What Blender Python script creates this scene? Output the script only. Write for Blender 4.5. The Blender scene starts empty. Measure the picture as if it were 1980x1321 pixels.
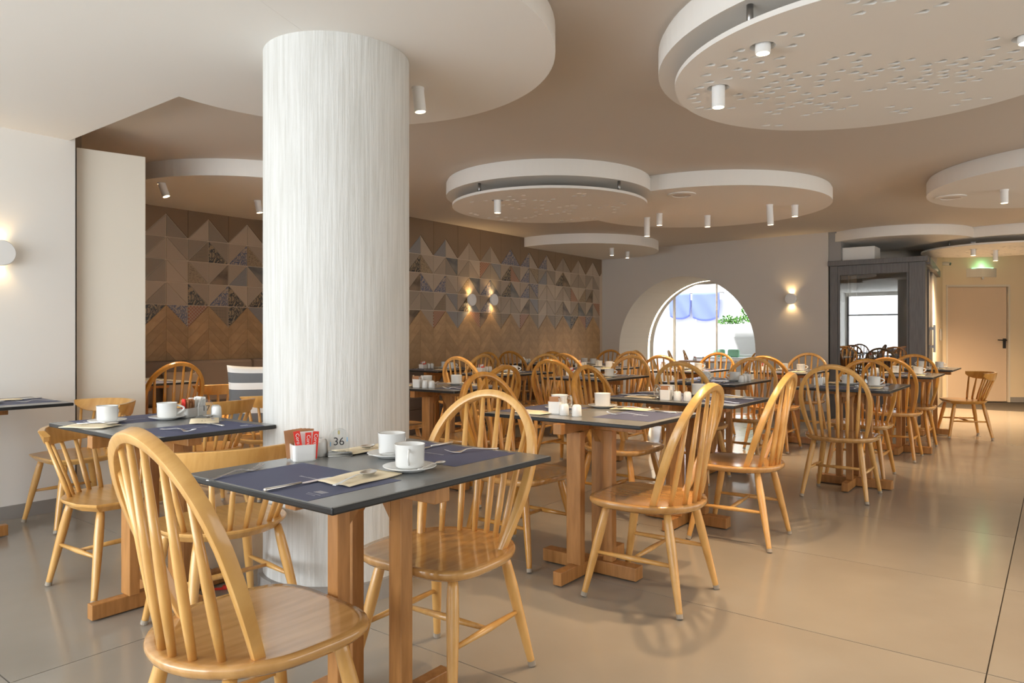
import bpy, bmesh, math, random
from mathutils import Vector, Matrix, geometry
random.seed(7)
R = math.radians
S = bpy.context.scene
C = S.collection

# ------------------------------------------------------------------ camera, sky, daylight, exposure
cd = bpy.data.cameras.new('camera'); cam = bpy.data.objects.new('camera', cd); C.objects.link(cam)
cam.location = (0, 0, 1.16); cam.rotation_euler = (R(90), 0, R(37.55 - 90))
cd.sensor_width = 36; cd.lens = 36 * 1375 / 1980; cd.shift_y = -12.5 / 1980; cd.clip_start = 0.05
S.camera = cam
w = bpy.data.worlds.new('world'); S.world = w; w.use_nodes = True
bg = w.node_tree.nodes['Background']; bg.inputs[0].default_value = (0.86, 0.94, 1.0, 1); bg.inputs[1].default_value = 1.1

def area(name, loc, rot, sx, sy, power, col=(1, 1, 1)):
    l = bpy.data.lights.new(name, 'AREA'); l.shape = 'RECTANGLE'; l.size = sx; l.size_y = sy; l.energy = power; l.color = col
    o = bpy.data.objects.new(name, l); C.objects.link(o); o.location = loc; o.rotation_euler = rot; return o
# daylight arriving through the shop windows behind the photographer
area('daylight_street_side', (-2.75, 3.0, 1.45), (R(90), 0, R(-90)), 4.4, 2.2, 125, (0.93, 0.97, 1.0))
area('added_warm_fill_right', (5.5, -3.65, 1.45), (R(90), 0, 0), 8.0, 2.2, 45, (1.0, 0.84, 0.64))  # warm fill lamp added on the right, out of view, to warm the room
sl_ = bpy.data.lights.new('sun', 'SUN'); sl_.energy = 5.5; sl_.angle = R(3); so_ = bpy.data.objects.new('sun', sl_); C.objects.link(so_)
so_.rotation_euler = Vector((0.40, -0.30, -0.87)).to_track_quat('-Z', 'Y').to_euler()
S.view_settings.view_transform = 'Standard'; S.view_settings.look = 'None'
S.view_settings.exposure = 0.8; S.view_settings.gamma = 1; S.view_settings.use_curve_mapping = False
S.cycles.max_bounces = 8; S.cycles.diffuse_bounces = 5; S.cycles.glossy_bounces = 4; S.cycles.transmission_bounces = 6; S.cycles.transparent_max_bounces = 8
S.cycles.sample_clamp_indirect = 6; S.cycles.caustics_reflective = False; S.cycles.caustics_refractive = False

# ------------------------------------------------------------------ helpers
TT = 0.77      # table top height
HC = 2.60      # main ceiling
HD = 2.46      # underside of the round ceiling discs

def tag(o, label=None, cat=None, group=None, kind=None):
    if label: o['label'] = label
    if cat: o['category'] = cat
    if group: o['group'] = group
    if kind: o['kind'] = kind
    return o
def empty(name, loc=(0, 0, 0), rz=0, **k):
    o = bpy.data.objects.new(name, None); o.empty_display_size = 0.1; C.objects.link(o)
    o.location = loc; o.rotation_euler = (0, 0, rz); return tag(o, **k)
def link(name, me, mats, parent=None, loc=(0, 0, 0), rz=0, smooth=False, **k):
    if not isinstance(mats, (list, tuple)): mats = [mats]
    if len(me.materials) == 0:
        for m in mats: me.materials.append(m)
    if smooth:
        for p in me.polygons: p.use_smooth = True
    o = bpy.data.objects.new(name, me); C.objects.link(o); o.location = loc; o.rotation_euler = (0, 0, rz)
    if parent: o.parent = parent
    return tag(o, **k)
def mesh_of(bm, name='m'):
    me = bpy.data.meshes.new(name); bmesh.ops.recalc_face_normals(bm, faces=bm.faces); bm.to_mesh(me); bm.free(); return me
def part(name, bm, mats, parent=None, smooth=False, sharp=None, **k):
    me = mesh_of(bm, name)
    if sharp:
        me.shade_smooth(); me.set_sharp_from_angle(angle=R(sharp)); smooth = False
    return link(name, me, mats, parent, smooth=smooth, **k)
def box(bm, x0, x1, y0, y1, z0, z1, bev=0, M=None):
    vs = [bm.verts.new((x, y, z)) for x in (x0, x1) for y in (y0, y1) for z in (z0, z1)]
    if M is not None:
        for v in vs: v.co = M @ v.co
    f = [bm.faces.new([vs[i] for i in q]) for q in ((0,1,3,2),(4,6,7,5),(0,4,5,1),(2,3,7,6),(0,2,6,4),(1,5,7,3))]
    if bev:
        es = set(e for q in f for e in q.edges)
        bmesh.ops.bevel(bm, geom=list(es), offset=bev, segments=2, affect='EDGES', profile=0.5)
def boxm(*a, bev=0):
    bm = bmesh.new(); box(bm, *a, bev=bev); return bm
def lathe(bm, prof, n=32, c=(0, 0), cap=True, M=None):
    rings = []
    for r, z in prof:
        ring = []
        for i in range(n):
            a = 2 * math.pi * i / n; p = Vector((c[0] + r * math.cos(a), c[1] + r * math.sin(a), z))
            ring.append(bm.verts.new(M @ p if M is not None else p))
        rings.append(ring)
    for a, b in zip(rings, rings[1:]):
        for i in range(n): bm.faces.new((a[i], a[(i+1) % n], b[(i+1) % n], b[i]))
    if cap:
        bm.faces.new(rings[0][::-1]); bm.faces.new(rings[-1])
    return rings
def rod(bm, p0, p1, radii, n=10):
    """turned rod from p0 to p1; radii = list of (t, r)"""
    p0 = Vector(p0); p1 = Vector(p1); d = (p1 - p0); q = d.to_track_quat('Z', 'Y').to_matrix().to_4x4()
    M = Matrix.Translation(p0) @ q; L = d.length
    lathe(bm, [(r, t * L) for t, r in radii], n=n, M=M)
def sweep(bm, pts, sec, closed=False, up=None, scale=None, caps=True):
    """sweep closed 2D section sec along pts; up(i) gives the binormal"""
    N = len(pts); rings = []
    for i, p in enumerate(pts):
        a = pts[i-1] if i > 0 else (pts[-1] if closed else pts[0]); b = pts[(i+1) % N] if (i < N-1 or closed) else pts[-1]
        t = (Vector(b) - Vector(a)).normalized(); u = Vector(up(i)) if up else Vector((0, 0, 1))
        s = t.cross(u).normalized(); u2 = s.cross(t).normalized(); k = scale(i) if scale else (1, 1)
        rings.append([bm.verts.new(Vector(p) + s * (x * k[0]) + u2 * (y * k[1])) for x, y in sec])
    m = len(sec)
    for i in range(N if closed else N-1):
        a = rings[i]; b = rings[(i+1) % N]
        for j in range(m): bm.faces.new((a[j], a[(j+1) % m], b[(j+1) % m], b[j]))
    if caps and not closed:
        bm.faces.new(rings[0][::-1]); bm.faces.new(rings[-1])
    return rings
def rsec(w, h, r=0.25, n=3):
    out = []
    rr = min(w, h) * r
    for cx, cy, a0 in ((w/2-rr, h/2-rr, 0), (-w/2+rr, h/2-rr, 90), (-w/2+rr, -h/2+rr, 180), (w/2-rr, -h/2+rr, 270)):
        for k in range(n+1):
            a = R(a0 + 90 * k / n); out.append((cx + rr * math.cos(a), cy + rr * math.sin(a)))
    return out
def prism(bm, pts, z0, z1, inset=0, M=None):
    lo = [bm.verts.new((x, y, z0)) for x, y in pts]; hi = [bm.verts.new((x, y, z1)) for x, y in pts]; n = len(pts)
    if M is not None:
        for v in lo + hi: v.co = M @ v.co
    for i in range(n): bm.faces.new((lo[i], lo[(i+1) % n], hi[(i+1) % n], hi[i]))
    bm.faces.new(lo[::-1]); bm.faces.new(hi)
def copy_tree(o, parent=None):
    c = o.copy(); C.objects.link(c); c.parent = parent
    for ch in o.children: copy_tree(ch, c)
    return c

# ------------------------------------------------------------------ materials
def nt(m): return m.node_tree.nodes, m.node_tree.links
def mat(name, col, rough=0.5, metal=0, coat=0, noise=None, bump=0, bscale=40, spec=0.5, stretch=None, trans=0, ior=1.45, emit=None, estr=0, alpha=1):
    m = bpy.data.materials.new(name); m.use_nodes = True; N, L = nt(m); b = N['Principled BSDF']
    b.inputs['Base Color'].default_value = (*col, 1); b.inputs['Roughness'].default_value = rough; b.inputs['Metallic'].default_value = metal
    b.inputs['Coat Weight'].default_value = coat; b.inputs['Coat Roughness'].default_value = 0.12; b.inputs['Specular IOR Level'].default_value = spec
    b.inputs['Transmission Weight'].default_value = trans; b.inputs['IOR'].default_value = ior
    if emit: b.inputs['Emission Color'].default_value = (*emit, 1); b.inputs['Emission Strength'].default_value = estr
    if alpha < 1: b.inputs['Alpha'].default_value = alpha
    if noise or bump:
        tc = N.new('ShaderNodeTexCoord'); mp = N.new('ShaderNodeMapping'); L.new(tc.outputs['Object'], mp.inputs[0])
        if stretch: mp.inputs['Scale'].default_value = stretch
    if noise:   # noise = (scale, dark colour)
        t = N.new('ShaderNodeTexNoise'); t.inputs['Scale'].default_value = noise[0]; t.inputs['Detail'].default_value = 5; L.new(mp.outputs[0], t.inputs[0])
        r = N.new('ShaderNodeValToRGB'); r.color_ramp.elements[0].position = 0.35; r.color_ramp.elements[1].position = 0.65
        r.color_ramp.elements[0].color = (*noise[1], 1); r.color_ramp.elements[1].color = (*col, 1)
        L.new(t.outputs[0], r.inputs[0]); L.new(r.outputs[0], b.inputs['Base Color'])
    if bump:
        t2 = N.new('ShaderNodeTexNoise'); t2.inputs['Scale'].default_value = bscale; t2.inputs['Detail'].default_value = 4; L.new(mp.outputs[0], t2.inputs[0])
        bp = N.new('ShaderNodeBump'); bp.inputs['Strength'].default_value = bump; bp.inputs['Distance'].default_value = 0.01
        L.new(t2.outputs[0], bp.inputs['Height']); L.new(bp.outputs[0], b.inputs['Normal'])
    return m
def vary(m, amt=0.12):
    """small per-object brightness variation, the way boards and tiles differ"""
    N, L = nt(m); b = N['Principled BSDF']; oi = N.new('ShaderNodeObjectInfo'); mr = N.new('ShaderNodeMapRange')
    mr.inputs['To Min'].default_value = 1 - amt; mr.inputs['To Max'].default_value = 1 + amt; L.new(oi.outputs['Random'], mr.inputs[0])
    h = N.new('ShaderNodeHueSaturation'); L.new(mr.outputs[0], h.inputs['Value'])
    if b.inputs['Base Color'].is_linked:
        L.new(b.inputs['Base Color'].links[0].from_socket, h.inputs['Color'])
    else: h.inputs['Color'].default_value = b.inputs['Base Color'].default_value
    L.new(h.outputs[0], b.inputs['Base Color']); return m

M = {}
M['beech'] = vary(mat('honey_beech', (0.72, 0.415, 0.135), 0.30, coat=0.5, noise=(7, (0.61, 0.325, 0.09)), stretch=(6, 1.2, 1)), 0.06)
M['beech2'] = vary(mat('golden_beech', (0.64, 0.32, 0.068), 0.28, coat=0.5, noise=(7, (0.53, 0.24, 0.042)), stretch=(6, 1.2, 1)), 0.06)
M['seatwood'] = vary(mat('varnished_seat', (0.60, 0.33, 0.115), 0.16, coat=0.8, noise=(5, (0.46, 0.235, 0.07)), stretch=(7, 1, 1)), 0.07)
M['oak'] = vary(mat('oak_table_base', (0.46, 0.215, 0.065), 0.42, coat=0.15, noise=(9, (0.34, 0.15, 0.04)), stretch=(5, 5, 0.7)), 0.07)
M['cap'] = mat('grey_foot_cap', (0.36, 0.31, 0.25), 0.6)
M['top'] = mat('black_laminate', (0.22, 0.225, 0.22), 0.24, spec=0.6)
M['topedge'] = mat('black_edge', (0.012, 0.013, 0.014), 0.35)
M['mat'] = mat('navy_paper', (0.095, 0.108, 0.19), 0.6)
M['print'] = mat('white_print', (0.62, 0.62, 0.66), 0.8)
M['ink'] = mat('brown_print', (0.25, 0.19, 0.12), 0.8)
M['napkin'] = mat('cream_paper', (0.93, 0.80, 0.57), 0.85, bump=0.15, bscale=60)
M['steel'] = mat('cutlery_steel', (0.85, 0.84, 0.82), 0.32, metal=1)
M['china'] = mat('white_porcelain', (0.83, 0.83, 0.81), 0.18, coat=0.4)
M['acryl'] = mat('clear_acrylic', (0.95, 0.97, 0.97), 0.04, trans=0.92, ior=1.3)
M['black'] = mat('black_print', (0.03, 0.03, 0.035), 0.6)
M['red'] = mat('red_sachet', (0.78, 0.045, 0.03), 0.5)
M['white'] = mat('white_paper', (0.86, 0.85, 0.82), 0.7)
M['brown'] = mat('brown_sugar_sachet', (0.42, 0.20, 0.09), 0.7)
M['blue'] = mat('pale_blue_print', (0.25, 0.5, 0.75), 0.6)
M['gold'] = mat('gold_print', (0.55, 0.48, 0.22), 0.5)
M['plaster'] = mat('white_plaster', (0.80, 0.785, 0.75), 0.75, bump=0.03, bscale=6)
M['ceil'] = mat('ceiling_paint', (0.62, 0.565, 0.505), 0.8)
M['disc'] = mat('disc_paint', (0.80, 0.775, 0.735), 0.75)
M['panelw'] = mat('cream_panel', (0.72, 0.67, 0.58), 0.6)
M['archw'] = mat('greige_wall', (0.60, 0.565, 0.52), 0.8, bump=0.02, bscale=5)
M['skirt'] = mat('grey_tile_skirting', (0.30, 0.285, 0.27), 0.45)
M['tile'] = vary(mat('beige_grey_slab', (0.34, 0.31, 0.265), 0.15, spec=0.55, noise=(1.5, (0.305, 0.272, 0.228)), bump=0.01, bscale=3), 0.02)
M['joint'] = mat('dark_joint', (0.07, 0.06, 0.05), 0.8)
M['mocha'] = mat('mocha_wall_panel', (0.235, 0.158, 0.095), 0.6, noise=(1.2, (0.195, 0.13, 0.078)))
M['grout'] = mat('pale_grout', (0.56, 0.46, 0.36), 0.8)
M['plank'] = vary(mat('chevron_oak', (0.43, 0.28, 0.145), 0.55, noise=(14, (0.35, 0.22, 0.11)), stretch=(1, 1, 1)), 0.13)
M['darkframe'] = mat('dark_grey_timber', (0.15, 0.142, 0.138), 0.45, noise=(8, (0.115, 0.108, 0.105)), stretch=(8, 8, 0.6))
M['glass'] = mat('tinted_glass', (0.93, 0.95, 0.95), 0.0, trans=1.0, ior=2.0)
M['sconce'] = mat('white_lamp_body', (0.8, 0.8, 0.79), 0.4)
M['glow'] = mat('lamp_glow', (1, 1, 1), 0.5, emit=(1.0, 0.72, 0.38), estr=22)
M['led'] = mat('led_strip', (1, 1, 1), 0.5, emit=(1.0, 0.80, 0.55), estr=9)
M['greenglow'] = mat('green_sign_light', (1, 1, 1), 0.5, emit=(0.35, 1.0, 0.55), estr=1.2)
M['metal'] = mat('grey_rod', (0.35, 0.34, 0.33), 0.35, metal=1)
M['darkplastic'] = mat('dark_plastic', (0.03, 0.03, 0.032), 0.4)
M['door'] = mat('peach_door', (0.68, 0.54, 0.40), 0.5)
M['doorwall'] = mat('cream_wall', (0.78, 0.66, 0.47), 0.8)
M['sofa'] = mat('taupe_upholstery', (0.21, 0.165, 0.135), 0.9, bump=0.1, bscale=200)
M['extwhite'] = mat('exterior_white', (0.88, 0.88, 0.87), 0.8)
M['cloth'] = mat('periwinkle_cloth', (0.20, 0.25, 0.72), 0.8)
M['leaf'] = vary(mat('green_leaf', (0.16, 0.42, 0.06), 0.6), 0.4)
M['greenpad'] = mat('green_cushion', (0.32, 0.62, 0.42), 0.8)
M['tan'] = mat('tan_awning', (0.52, 0.42, 0.33), 0.8)
M['grey'] = mat('grey_stripe', (0.17, 0.18, 0.19), 0.9)

# column paint: combed vertical streaks
m = mat('combed_plaster', (0.80, 0.79, 0.75), 0.75); M['column'] = m
N, L = nt(m); b = N['Principled BSDF']
tc = N.new('ShaderNodeTexCoord'); mp = N.new('ShaderNodeMapping'); mp.inputs['Scale'].default_value = (70, 70, 2.6); L.new(tc.outputs['Object'], mp.inputs[0])
t = N.new('ShaderNodeTexNoise'); t.inputs['Scale'].default_value = 1.0; t.inputs['Detail'].default_value = 6; t.inputs['Roughness'].default_value = 0.65; L.new(mp.outputs[0], t.inputs[0])
r = N.new('ShaderNodeValToRGB'); r.color_ramp.elements[0].position = 0.36; r.color_ramp.elements[1].position = 0.6
r.color_ramp.elements[0].color = (0.565, 0.56, 0.53, 1); r.color_ramp.elements[1].color = (0.67, 0.67, 0.65, 1)
L.new(t.outputs[0], r.inputs[0]); L.new(r.outputs[0], b.inputs['Base Color'])
bp = N.new('ShaderNodeBump'); bp.inputs['Strength'].default_value = 0.4; bp.inputs['Distance'].default_value = 0.012; L.new(t.outputs[0], bp.inputs['Height']); L.new(bp.outputs[0], b.inputs['Normal'])

# patterned mosaic tiles: eight prints made of voronoi / wave / checker figures
def pat(name, kind, c1, c2, scale):
    m = bpy.data.materials.new(name); m.use_nodes = True; N, L = nt(m); b = N['Principled BSDF']; b.inputs['Roughness'].default_value = 0.45
    tc = N.new('ShaderNodeTexCoord'); mp = N.new('ShaderNodeMapping'); mp.inputs['Scale'].default_value = (scale, scale, scale); L.new(tc.outputs['Object'], mp.inputs[0])
    r = N.new('ShaderNodeValToRGB'); r.color_ramp.interpolation = 'CONSTANT'; e = r.color_ramp.elements
    if kind == 'ring':
        t = N.new('ShaderNodeTexVoronoi'); t.feature = 'F1'; t.inputs['Randomness'].default_value = 0.0; out = t.outputs['Distance']
        e[0].position = 0; e[0].color = (*c1, 1); e[1].position = 0.28; e[1].color = (*c2, 1); q = e.new(0.42); q.color = (*c1, 1); q = e.new(0.55); q.color = (*c2, 1)
    elif kind == 'cell':
        t = N.new('ShaderNodeTexVoronoi'); t.feature = 'DISTANCE_TO_EDGE'; t.inputs['Randomness'].default_value = 0.35; out = t.outputs['Distance']
        e[0].position = 0; e[0].color = (*c1, 1); e[1].position = 0.09; e[1].color = (*c2, 1)
    elif kind == 'swirl':
        t = N.new('ShaderNodeTexNoise'); t.inputs['Scale'].default_value = 1.0; t.inputs['Detail'].default_value = 1.0; t.inputs['Distortion'].default_value = 1.6; out = t.outputs[0]
        e[0].position = 0; e[0].color = (*c2, 1); e[1].position = 0.42; e[1].color = (*c1, 1); q = e.new(0.485); q.color = (*c2, 1); q = e.new(0.53); q.color = (*c1, 1); q = e.new(0.62); q.color = (*c2, 1)
    elif kind == 'check':
        t = N.new('ShaderNodeTexChecker'); t.inputs['Scale'].default_value = 1.0; out = t.outputs['Fac']
        e[0].position = 0; e[0].color = (*c1, 1); e[1].position = 0.5; e[1].color = (*c2, 1)
    else:
        t = N.new('ShaderNodeTexNoise'); t.inputs['Scale'].default_value = 0.5; t.inputs['Detail'].default_value = 6; out = t.outputs[0]; r.color_ramp.interpolation = 'LINEAR'
        e[0].position = 0.38; e[0].color = (*c1, 1); e[1].position = 0.62; e[1].color = (*c2, 1)
    L.new(mp.outputs[0], t.inputs[0]); L.new(out, r.inputs[0]); L.new(r.outputs[0], b.inputs['Base Color']); return m
PL = [mat('plain_tile', (0.36, 0.285, 0.215), 0.5), mat('plain_tile_light', (0.42, 0.335, 0.255), 0.5), mat('plain_tile_dull', (0.29, 0.235, 0.18), 0.5)]
for p_ in PL: vary(p_, 0.08)
PT = [pat('tile_dark_ring', 'ring', (0.035, 0.03, 0.028), (0.30, 0.22, 0.14), 13), pat('tile_blue_lace', 'swirl', (0.085, 0.10, 0.17), (0.36, 0.29, 0.23), 15),
      pat('tile_dark_scroll', 'swirl', (0.03, 0.03, 0.03), (0.30, 0.22, 0.13), 11), pat('tile_brown_web', 'cell', (0.32, 0.24, 0.15), (0.15, 0.095, 0.05), 18),
      pat('tile_rust_brick', 'check', (0.30, 0.10, 0.045), (0.36, 0.26, 0.18), 55), pat('tile_slate', 'cloud', (0.10, 0.10, 0.10), (0.21, 0.19, 0.165), 14),
      pat('tile_grey_net', 'cell', (0.33, 0.30, 0.27), (0.17, 0.17, 0.18), 30), pat('tile_umber_cloud', 'cloud', (0.09, 0.06, 0.035), (0.24, 0.17, 0.11), 12)]

# ------------------------------------------------------------------ structure
st = dict(kind='structure')
fl = part('floor', boxm(-2.6, 20, -3.5, 9, -0.12, -0.006), M['joint'], **st)
g = 0.0022
tb = boxm(g, 1.03 - g, g, 2.576 - g, -0.006, 0.0); tme = mesh_of(tb, 'tile')
for i in range(-3, 12):
    for j in range(-2, 3):
        link('tile', tme, M['tile'], fl, loc=(0.859 + 1.03 * i, 0.195 + 2.576 * j, 0))
part('ceiling', boxm(-2.6, 18.5, -3.5, 7.6, HC, HC + 0.15), M['ceil'], **st)

def disc_bm(c, r, z0, z1, n=96):
    bm = bmesh.new(); lathe(bm, [(r, z0), (r, z1 - 0.022), (r - 0.012, z1 - 0.02), (r - 0.012, z1)], n=n, c=c); return bm
# soffit over the window side, joined to the round disc around the column
bm = bmesh.new(); prism(bm, [(-2.5, -3.4), (0.2, -3.4), (0.9, 2.2), (1.965, 2.6), (1.965, 5.4), (-2.5, 5.4)], HD, HC); part('trim_1', bm, M['disc'], **st)
part('trim_2', disc_bm((2.11, 2.73), 1.08, HD + 0.0005, HC), M['disc'], **st)

# walls
def wallbox(name, x0, x1, y0, y1, z0, z1, m, **k): return part(name, boxm(x0, x1, y0, y1, z0, z1), m, **{**st, **k})
wallbox('wall_left', -2.6, 2.0, 5.24, 5.40, 0, HC, M['plaster'])
wallbox('baseboard_left', -2.5, 1.995, 5.226, 5.24, 0, 0.085, M['skirt'])
bm = bmesh.new()   # street-side wall behind the camera with its shop windows
box(bm, -2.6, -2.5, -3.5, 5.4, 0, 0.3); box(bm, -2.6, -2.5, -3.5, 5.4, 2.35, HC); box(bm, -2.6, -2.5, -3.5, -2.6, 0.3, 2.35); box(bm, -2.6, -2.5, 5.2, 5.4, 0.3, 2.35)
part('wall_street', bm, M['plaster'], **st)
wf = part('window_1', boxm(-2.56, -2.52, -2.6, -2.54, 0.3, 2.35), M['darkframe'], **st)
for y in (-1.1, 0.4, 1.9, 3.4, 5.14): part('mullion', boxm(-2.56, -2.52, y, y + 0.06, 0.3, 2.35), M['darkframe'], wf)
part('transom', boxm(-2.56, -2.52, -2.6, 5.2, 1.75, 1.79), M['darkframe'], wf)
bm = bmesh.new(); box(bm, -2.5, 1.3, -3.5, -3.4, 0, HC); box(bm, 9.7, 18.5, -3.5, -3.4, 0, HC); box(bm, 1.3, 9.7, -3.5, -3.4, 0, 0.3); box(bm, 1.3, 9.7, -3.5, -3.4, 2.4, HC)
part('wall_right', bm, M['plaster'], **st)
w2 = part('window_2', boxm(1.3, 9.7, -3.47, -3.43, 0.3, 0.35), M['darkframe'], **st)
for x in (1.3, 2.95, 4.6, 6.25, 7.9, 9.64): part('mullion', boxm(x, x + 0.06, -3.47, -3.43, 0.3, 2.4), M['darkframe'], w2)

# alcove panel standing at the end of the left wall
pan = empty('wall_panel', (2.035, 5.31, 0), math.atan2(-0.11, 0.41), kind='structure')
part('panel_face', boxm(0, 0.425, -0.0, 0.05, 0.0, HD - 0.02, bev=0.003), M['panelw'], pan)
part('panel_edge', boxm(-0.022, -0.004, 0.0, 0.05, 0.0, HD - 0.03), M['darkframe'], pan)
wallbox('wall_alcove_side', 2.0, 2.1, 5.4, 7.3, 0, HC, M['mocha'])
Y1, Y2, XC = 6.26, 7.20, 10.69
wb = wallbox('wall_mosaic', 5.3, XC + 0.4, Y1 + 0.012, Y1 + 0.15, 0, HC, M['grout'])
wb2 = wallbox('wall_alcove', 2.1, 5.3, Y2 + 0.012, Y2 + 0.15, 0, HC, M['grout'])
wallbox('wall_return', 5.3, 5.4, Y1 + 0.15, Y2 + 0.15, 0, HC, M['mocha'])

TW = 0.2283; Z4 = 1.471; TH = 0.231
def tri_tile(pts, parent, Y, m, name='mosaic_tile', th=0.005):
    cx = sum(p[0] for p in pts) / 3; cz = sum(p[1] for p in pts) / 3; bm = bmesh.new()
    def sh(k): return [(cx + (x - cx) * k, cz + (z - cz) * k) for x, z in pts]
    b0 = [bm.verts.new((x - cx, 0.012, z - cz)) for x, z in sh(0.955)]; b1 = [bm.verts.new((x - cx, 0.012 - th, z - cz)) for x, z in sh(0.945)]
    n = len(pts)
    for i in range(n): bm.faces.new((b0[i], b0[(i+1) % n], b1[(i+1) % n], b1[i]))
    bm.faces.new(b0[::-1]); bm.faces.new(b1)
    return part(name, bm, m, parent, ) if False else link(name, mesh_of(bm, name), m, parent, loc=(cx, Y, cz))
def mosaic(parent, Y, xpeak, k0, k1, zmin, rng):
    """k indexes tile columns; peaks at xpeak + 2*TW*n"""
    pk = {}
    def peak_kind(k, row):
        p = ((k + 1) // 2, row)
        if p not in pk: pk[p] = rng.choices(['dark', 'plain', 'inv', 'half'], [0.52 if (p[0] + row) % 2 else 0.30, 0.25, 0.15, 0.18])[0]
        return pk[p] if pk[p] != 'half' else ('dark' if k % 2 else 'plain')
    for k in range(k0, k1):
        x0 = xpeak + k * TW; x1 = x0 + TW; up = (k % 2 != 0)      # odd column rises towards the peak on its right
        for row in range(-1, 4):          # row -1 is the half row of wood peaks; rows 0..3 go up
            z0 = Z4 + row * TH; z1 = z0 + TH
            style = rng.random()
            if row == -1:
                tri = [(x0, z1), (x1, z1), (x0, z0)] if up else [(x0, z1), (x1, z1), (x1, z0)]
                tri_tile(tri, parent, Y, rng.choice(PT + PT[:2] + PL[:2]))
            elif row == 3:
                tri = [(x0, z0), (x1, z0), (x1, z1)] if up else [(x0, z0), (x1, z0), (x0, z1)]
                tri_tile(tri, parent, Y, rng.choice([PL[1], PL[0], PT[6], PT[1], PL[2], PL[1]]))
            else:
                kind = peak_kind(k, row)
                if kind != 'inv': a, b_ = ([(x0, z0), (x1, z0), (x1, z1)], [(x0, z0), (x1, z1), (x0, z1)]) if up else ([(x0, z0), (x1, z0), (x0, z1)], [(x1, z0), (x1, z1), (x0, z1)])
                else: a, b_ = ([(x0, z0), (x1, z0), (x0, z1)], [(x1, z0), (x1, z1), (x0, z1)]) if up else ([(x0, z0), (x1, z0), (x1, z1)], [(x0, z0), (x1, z1), (x0, z1)])
                tri_tile(a, parent, Y, rng.choice(PL) if kind == 'plain' else rng.choice([PT[0], PT[2], PT[3], PT[5], PT[7], PT[1], PT[6]] if rng.random() < .93 else [PT[4]]))
                tri_tile(b_, parent, Y, rng.choice(PT[1:7]) if (kind == 'plain' and rng.random() < 0.22) else rng.choice(PL))
        # chevron planks
        ph = 0.118
        z = Z4 if not up else Z4
        nrow = int((Z4 - zmin) / ph) + 1
        for q in range(nrow):
            zt = Z4 - q * ph; zb = zt - ph
            a0 = (x0, (zt if not up else zt - TH)); a1 = (x1, (zt - TH if not up else zt))
            quad = [(a0[0], a0[1]), (a1[0], a1[1]), (a1[0], a1[1] - ph), (a0[0], a0[1] - ph)]
            if max(p[1] for p in quad) < zmin: continue
            cx = (x0 + x1) / 2; cz = sum(p[1] for p in quad) / 4; bm = bmesh.new()
            key = ('u' if up else 'd')
            if key not in plank_me:
                f = 0.992
                v0 = [bm.verts.new(((x - cx) * f, 0.011, (zz - cz) * f)) for x, zz in quad]; v1 = [bm.verts.new(((x - cx) * f, 0.002, (zz - cz) * f * 0.99)) for x, zz in quad]
                for i in range(4): bm.faces.new((v0[i], v0[(i+1) % 4], v1[(i+1) % 4], v1[i]))
                bm.faces.new(v0[::-1]); bm.faces.new(v1); plank_me[key] = mesh_of(bm, 'plank')
            else: bm.free()
            link('plank', plank_me[key], M['plank'], parent, loc=(cx, Y, cz))
plank_me = {}
rng = random.Random(11)
mosaic(wb, Y1, 6.293, -2, 19, 0.72, rng)
mosaic(wb2, Y2, 3.595, -3, 6, 0.8, rng)
def upper_panels(parent, x0, x1, Y, xpeak):
    # brown panels above the zigzag, split at every valley
    k = math.ceil((x0 - xpeak) / (2 * TW) - 0.5)
    zt = Z4 + 3 * TH
    while xpeak + (k - 0.5) * 2 * TW < x1:
        xa = xpeak + (k - 0.5) * 2 * TW; xb = xa + 2 * TW; xm = (xa + xb) / 2
        xa2, xb2 = max(xa, x0), min(xb, x1)
        if xb2 - xa2 > 0.05:
            bm = bmesh.new(); g2 = 0.002
            pts = [(xa2 + g2, zt + 0.004)] 
            def zz(x): return zt + TH * (1 - abs(x - xm) / TW) + 0.006
            pts = [(xa2 + g2, HC), (xa2 + g2, zz(xa2 + g2))] + ([(xm, zz(xm))] if xa2 < xm < xb2 else []) + [(xb2 - g2, zz(xb2 - g2)), (xb2 - g2, HC)]
            lo = [bm.verts.new((x, Y + 0.011, z)) for x, z in pts]; hi = [bm.verts.new((x, Y + 0.002, z)) for x, z in pts]; n = len(pts)
            for i in range(n): bm.faces.new((lo[i], lo[(i+1) % n], hi[(i+1) % n], hi[i]))
            bm.faces.new(lo[::-1]); bm.faces.new(hi); part('upper_panel', bm, M['mocha'], parent)
        k += 1
upper_panels(wb, 5.3, XC, Y1, 6.293); upper_panels(wb2, 2.1, 5.3, Y2, 3.595)
for o_, x0, x1, Y in ((wb, 5.3, XC, Y1), (wb2, 2.1, 5.3, Y2)):
    part('lower_panel', boxm(x0, x1, Y + 0.002, Y + 0.011, 0, 0.5), M['mocha'], o_)

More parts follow.
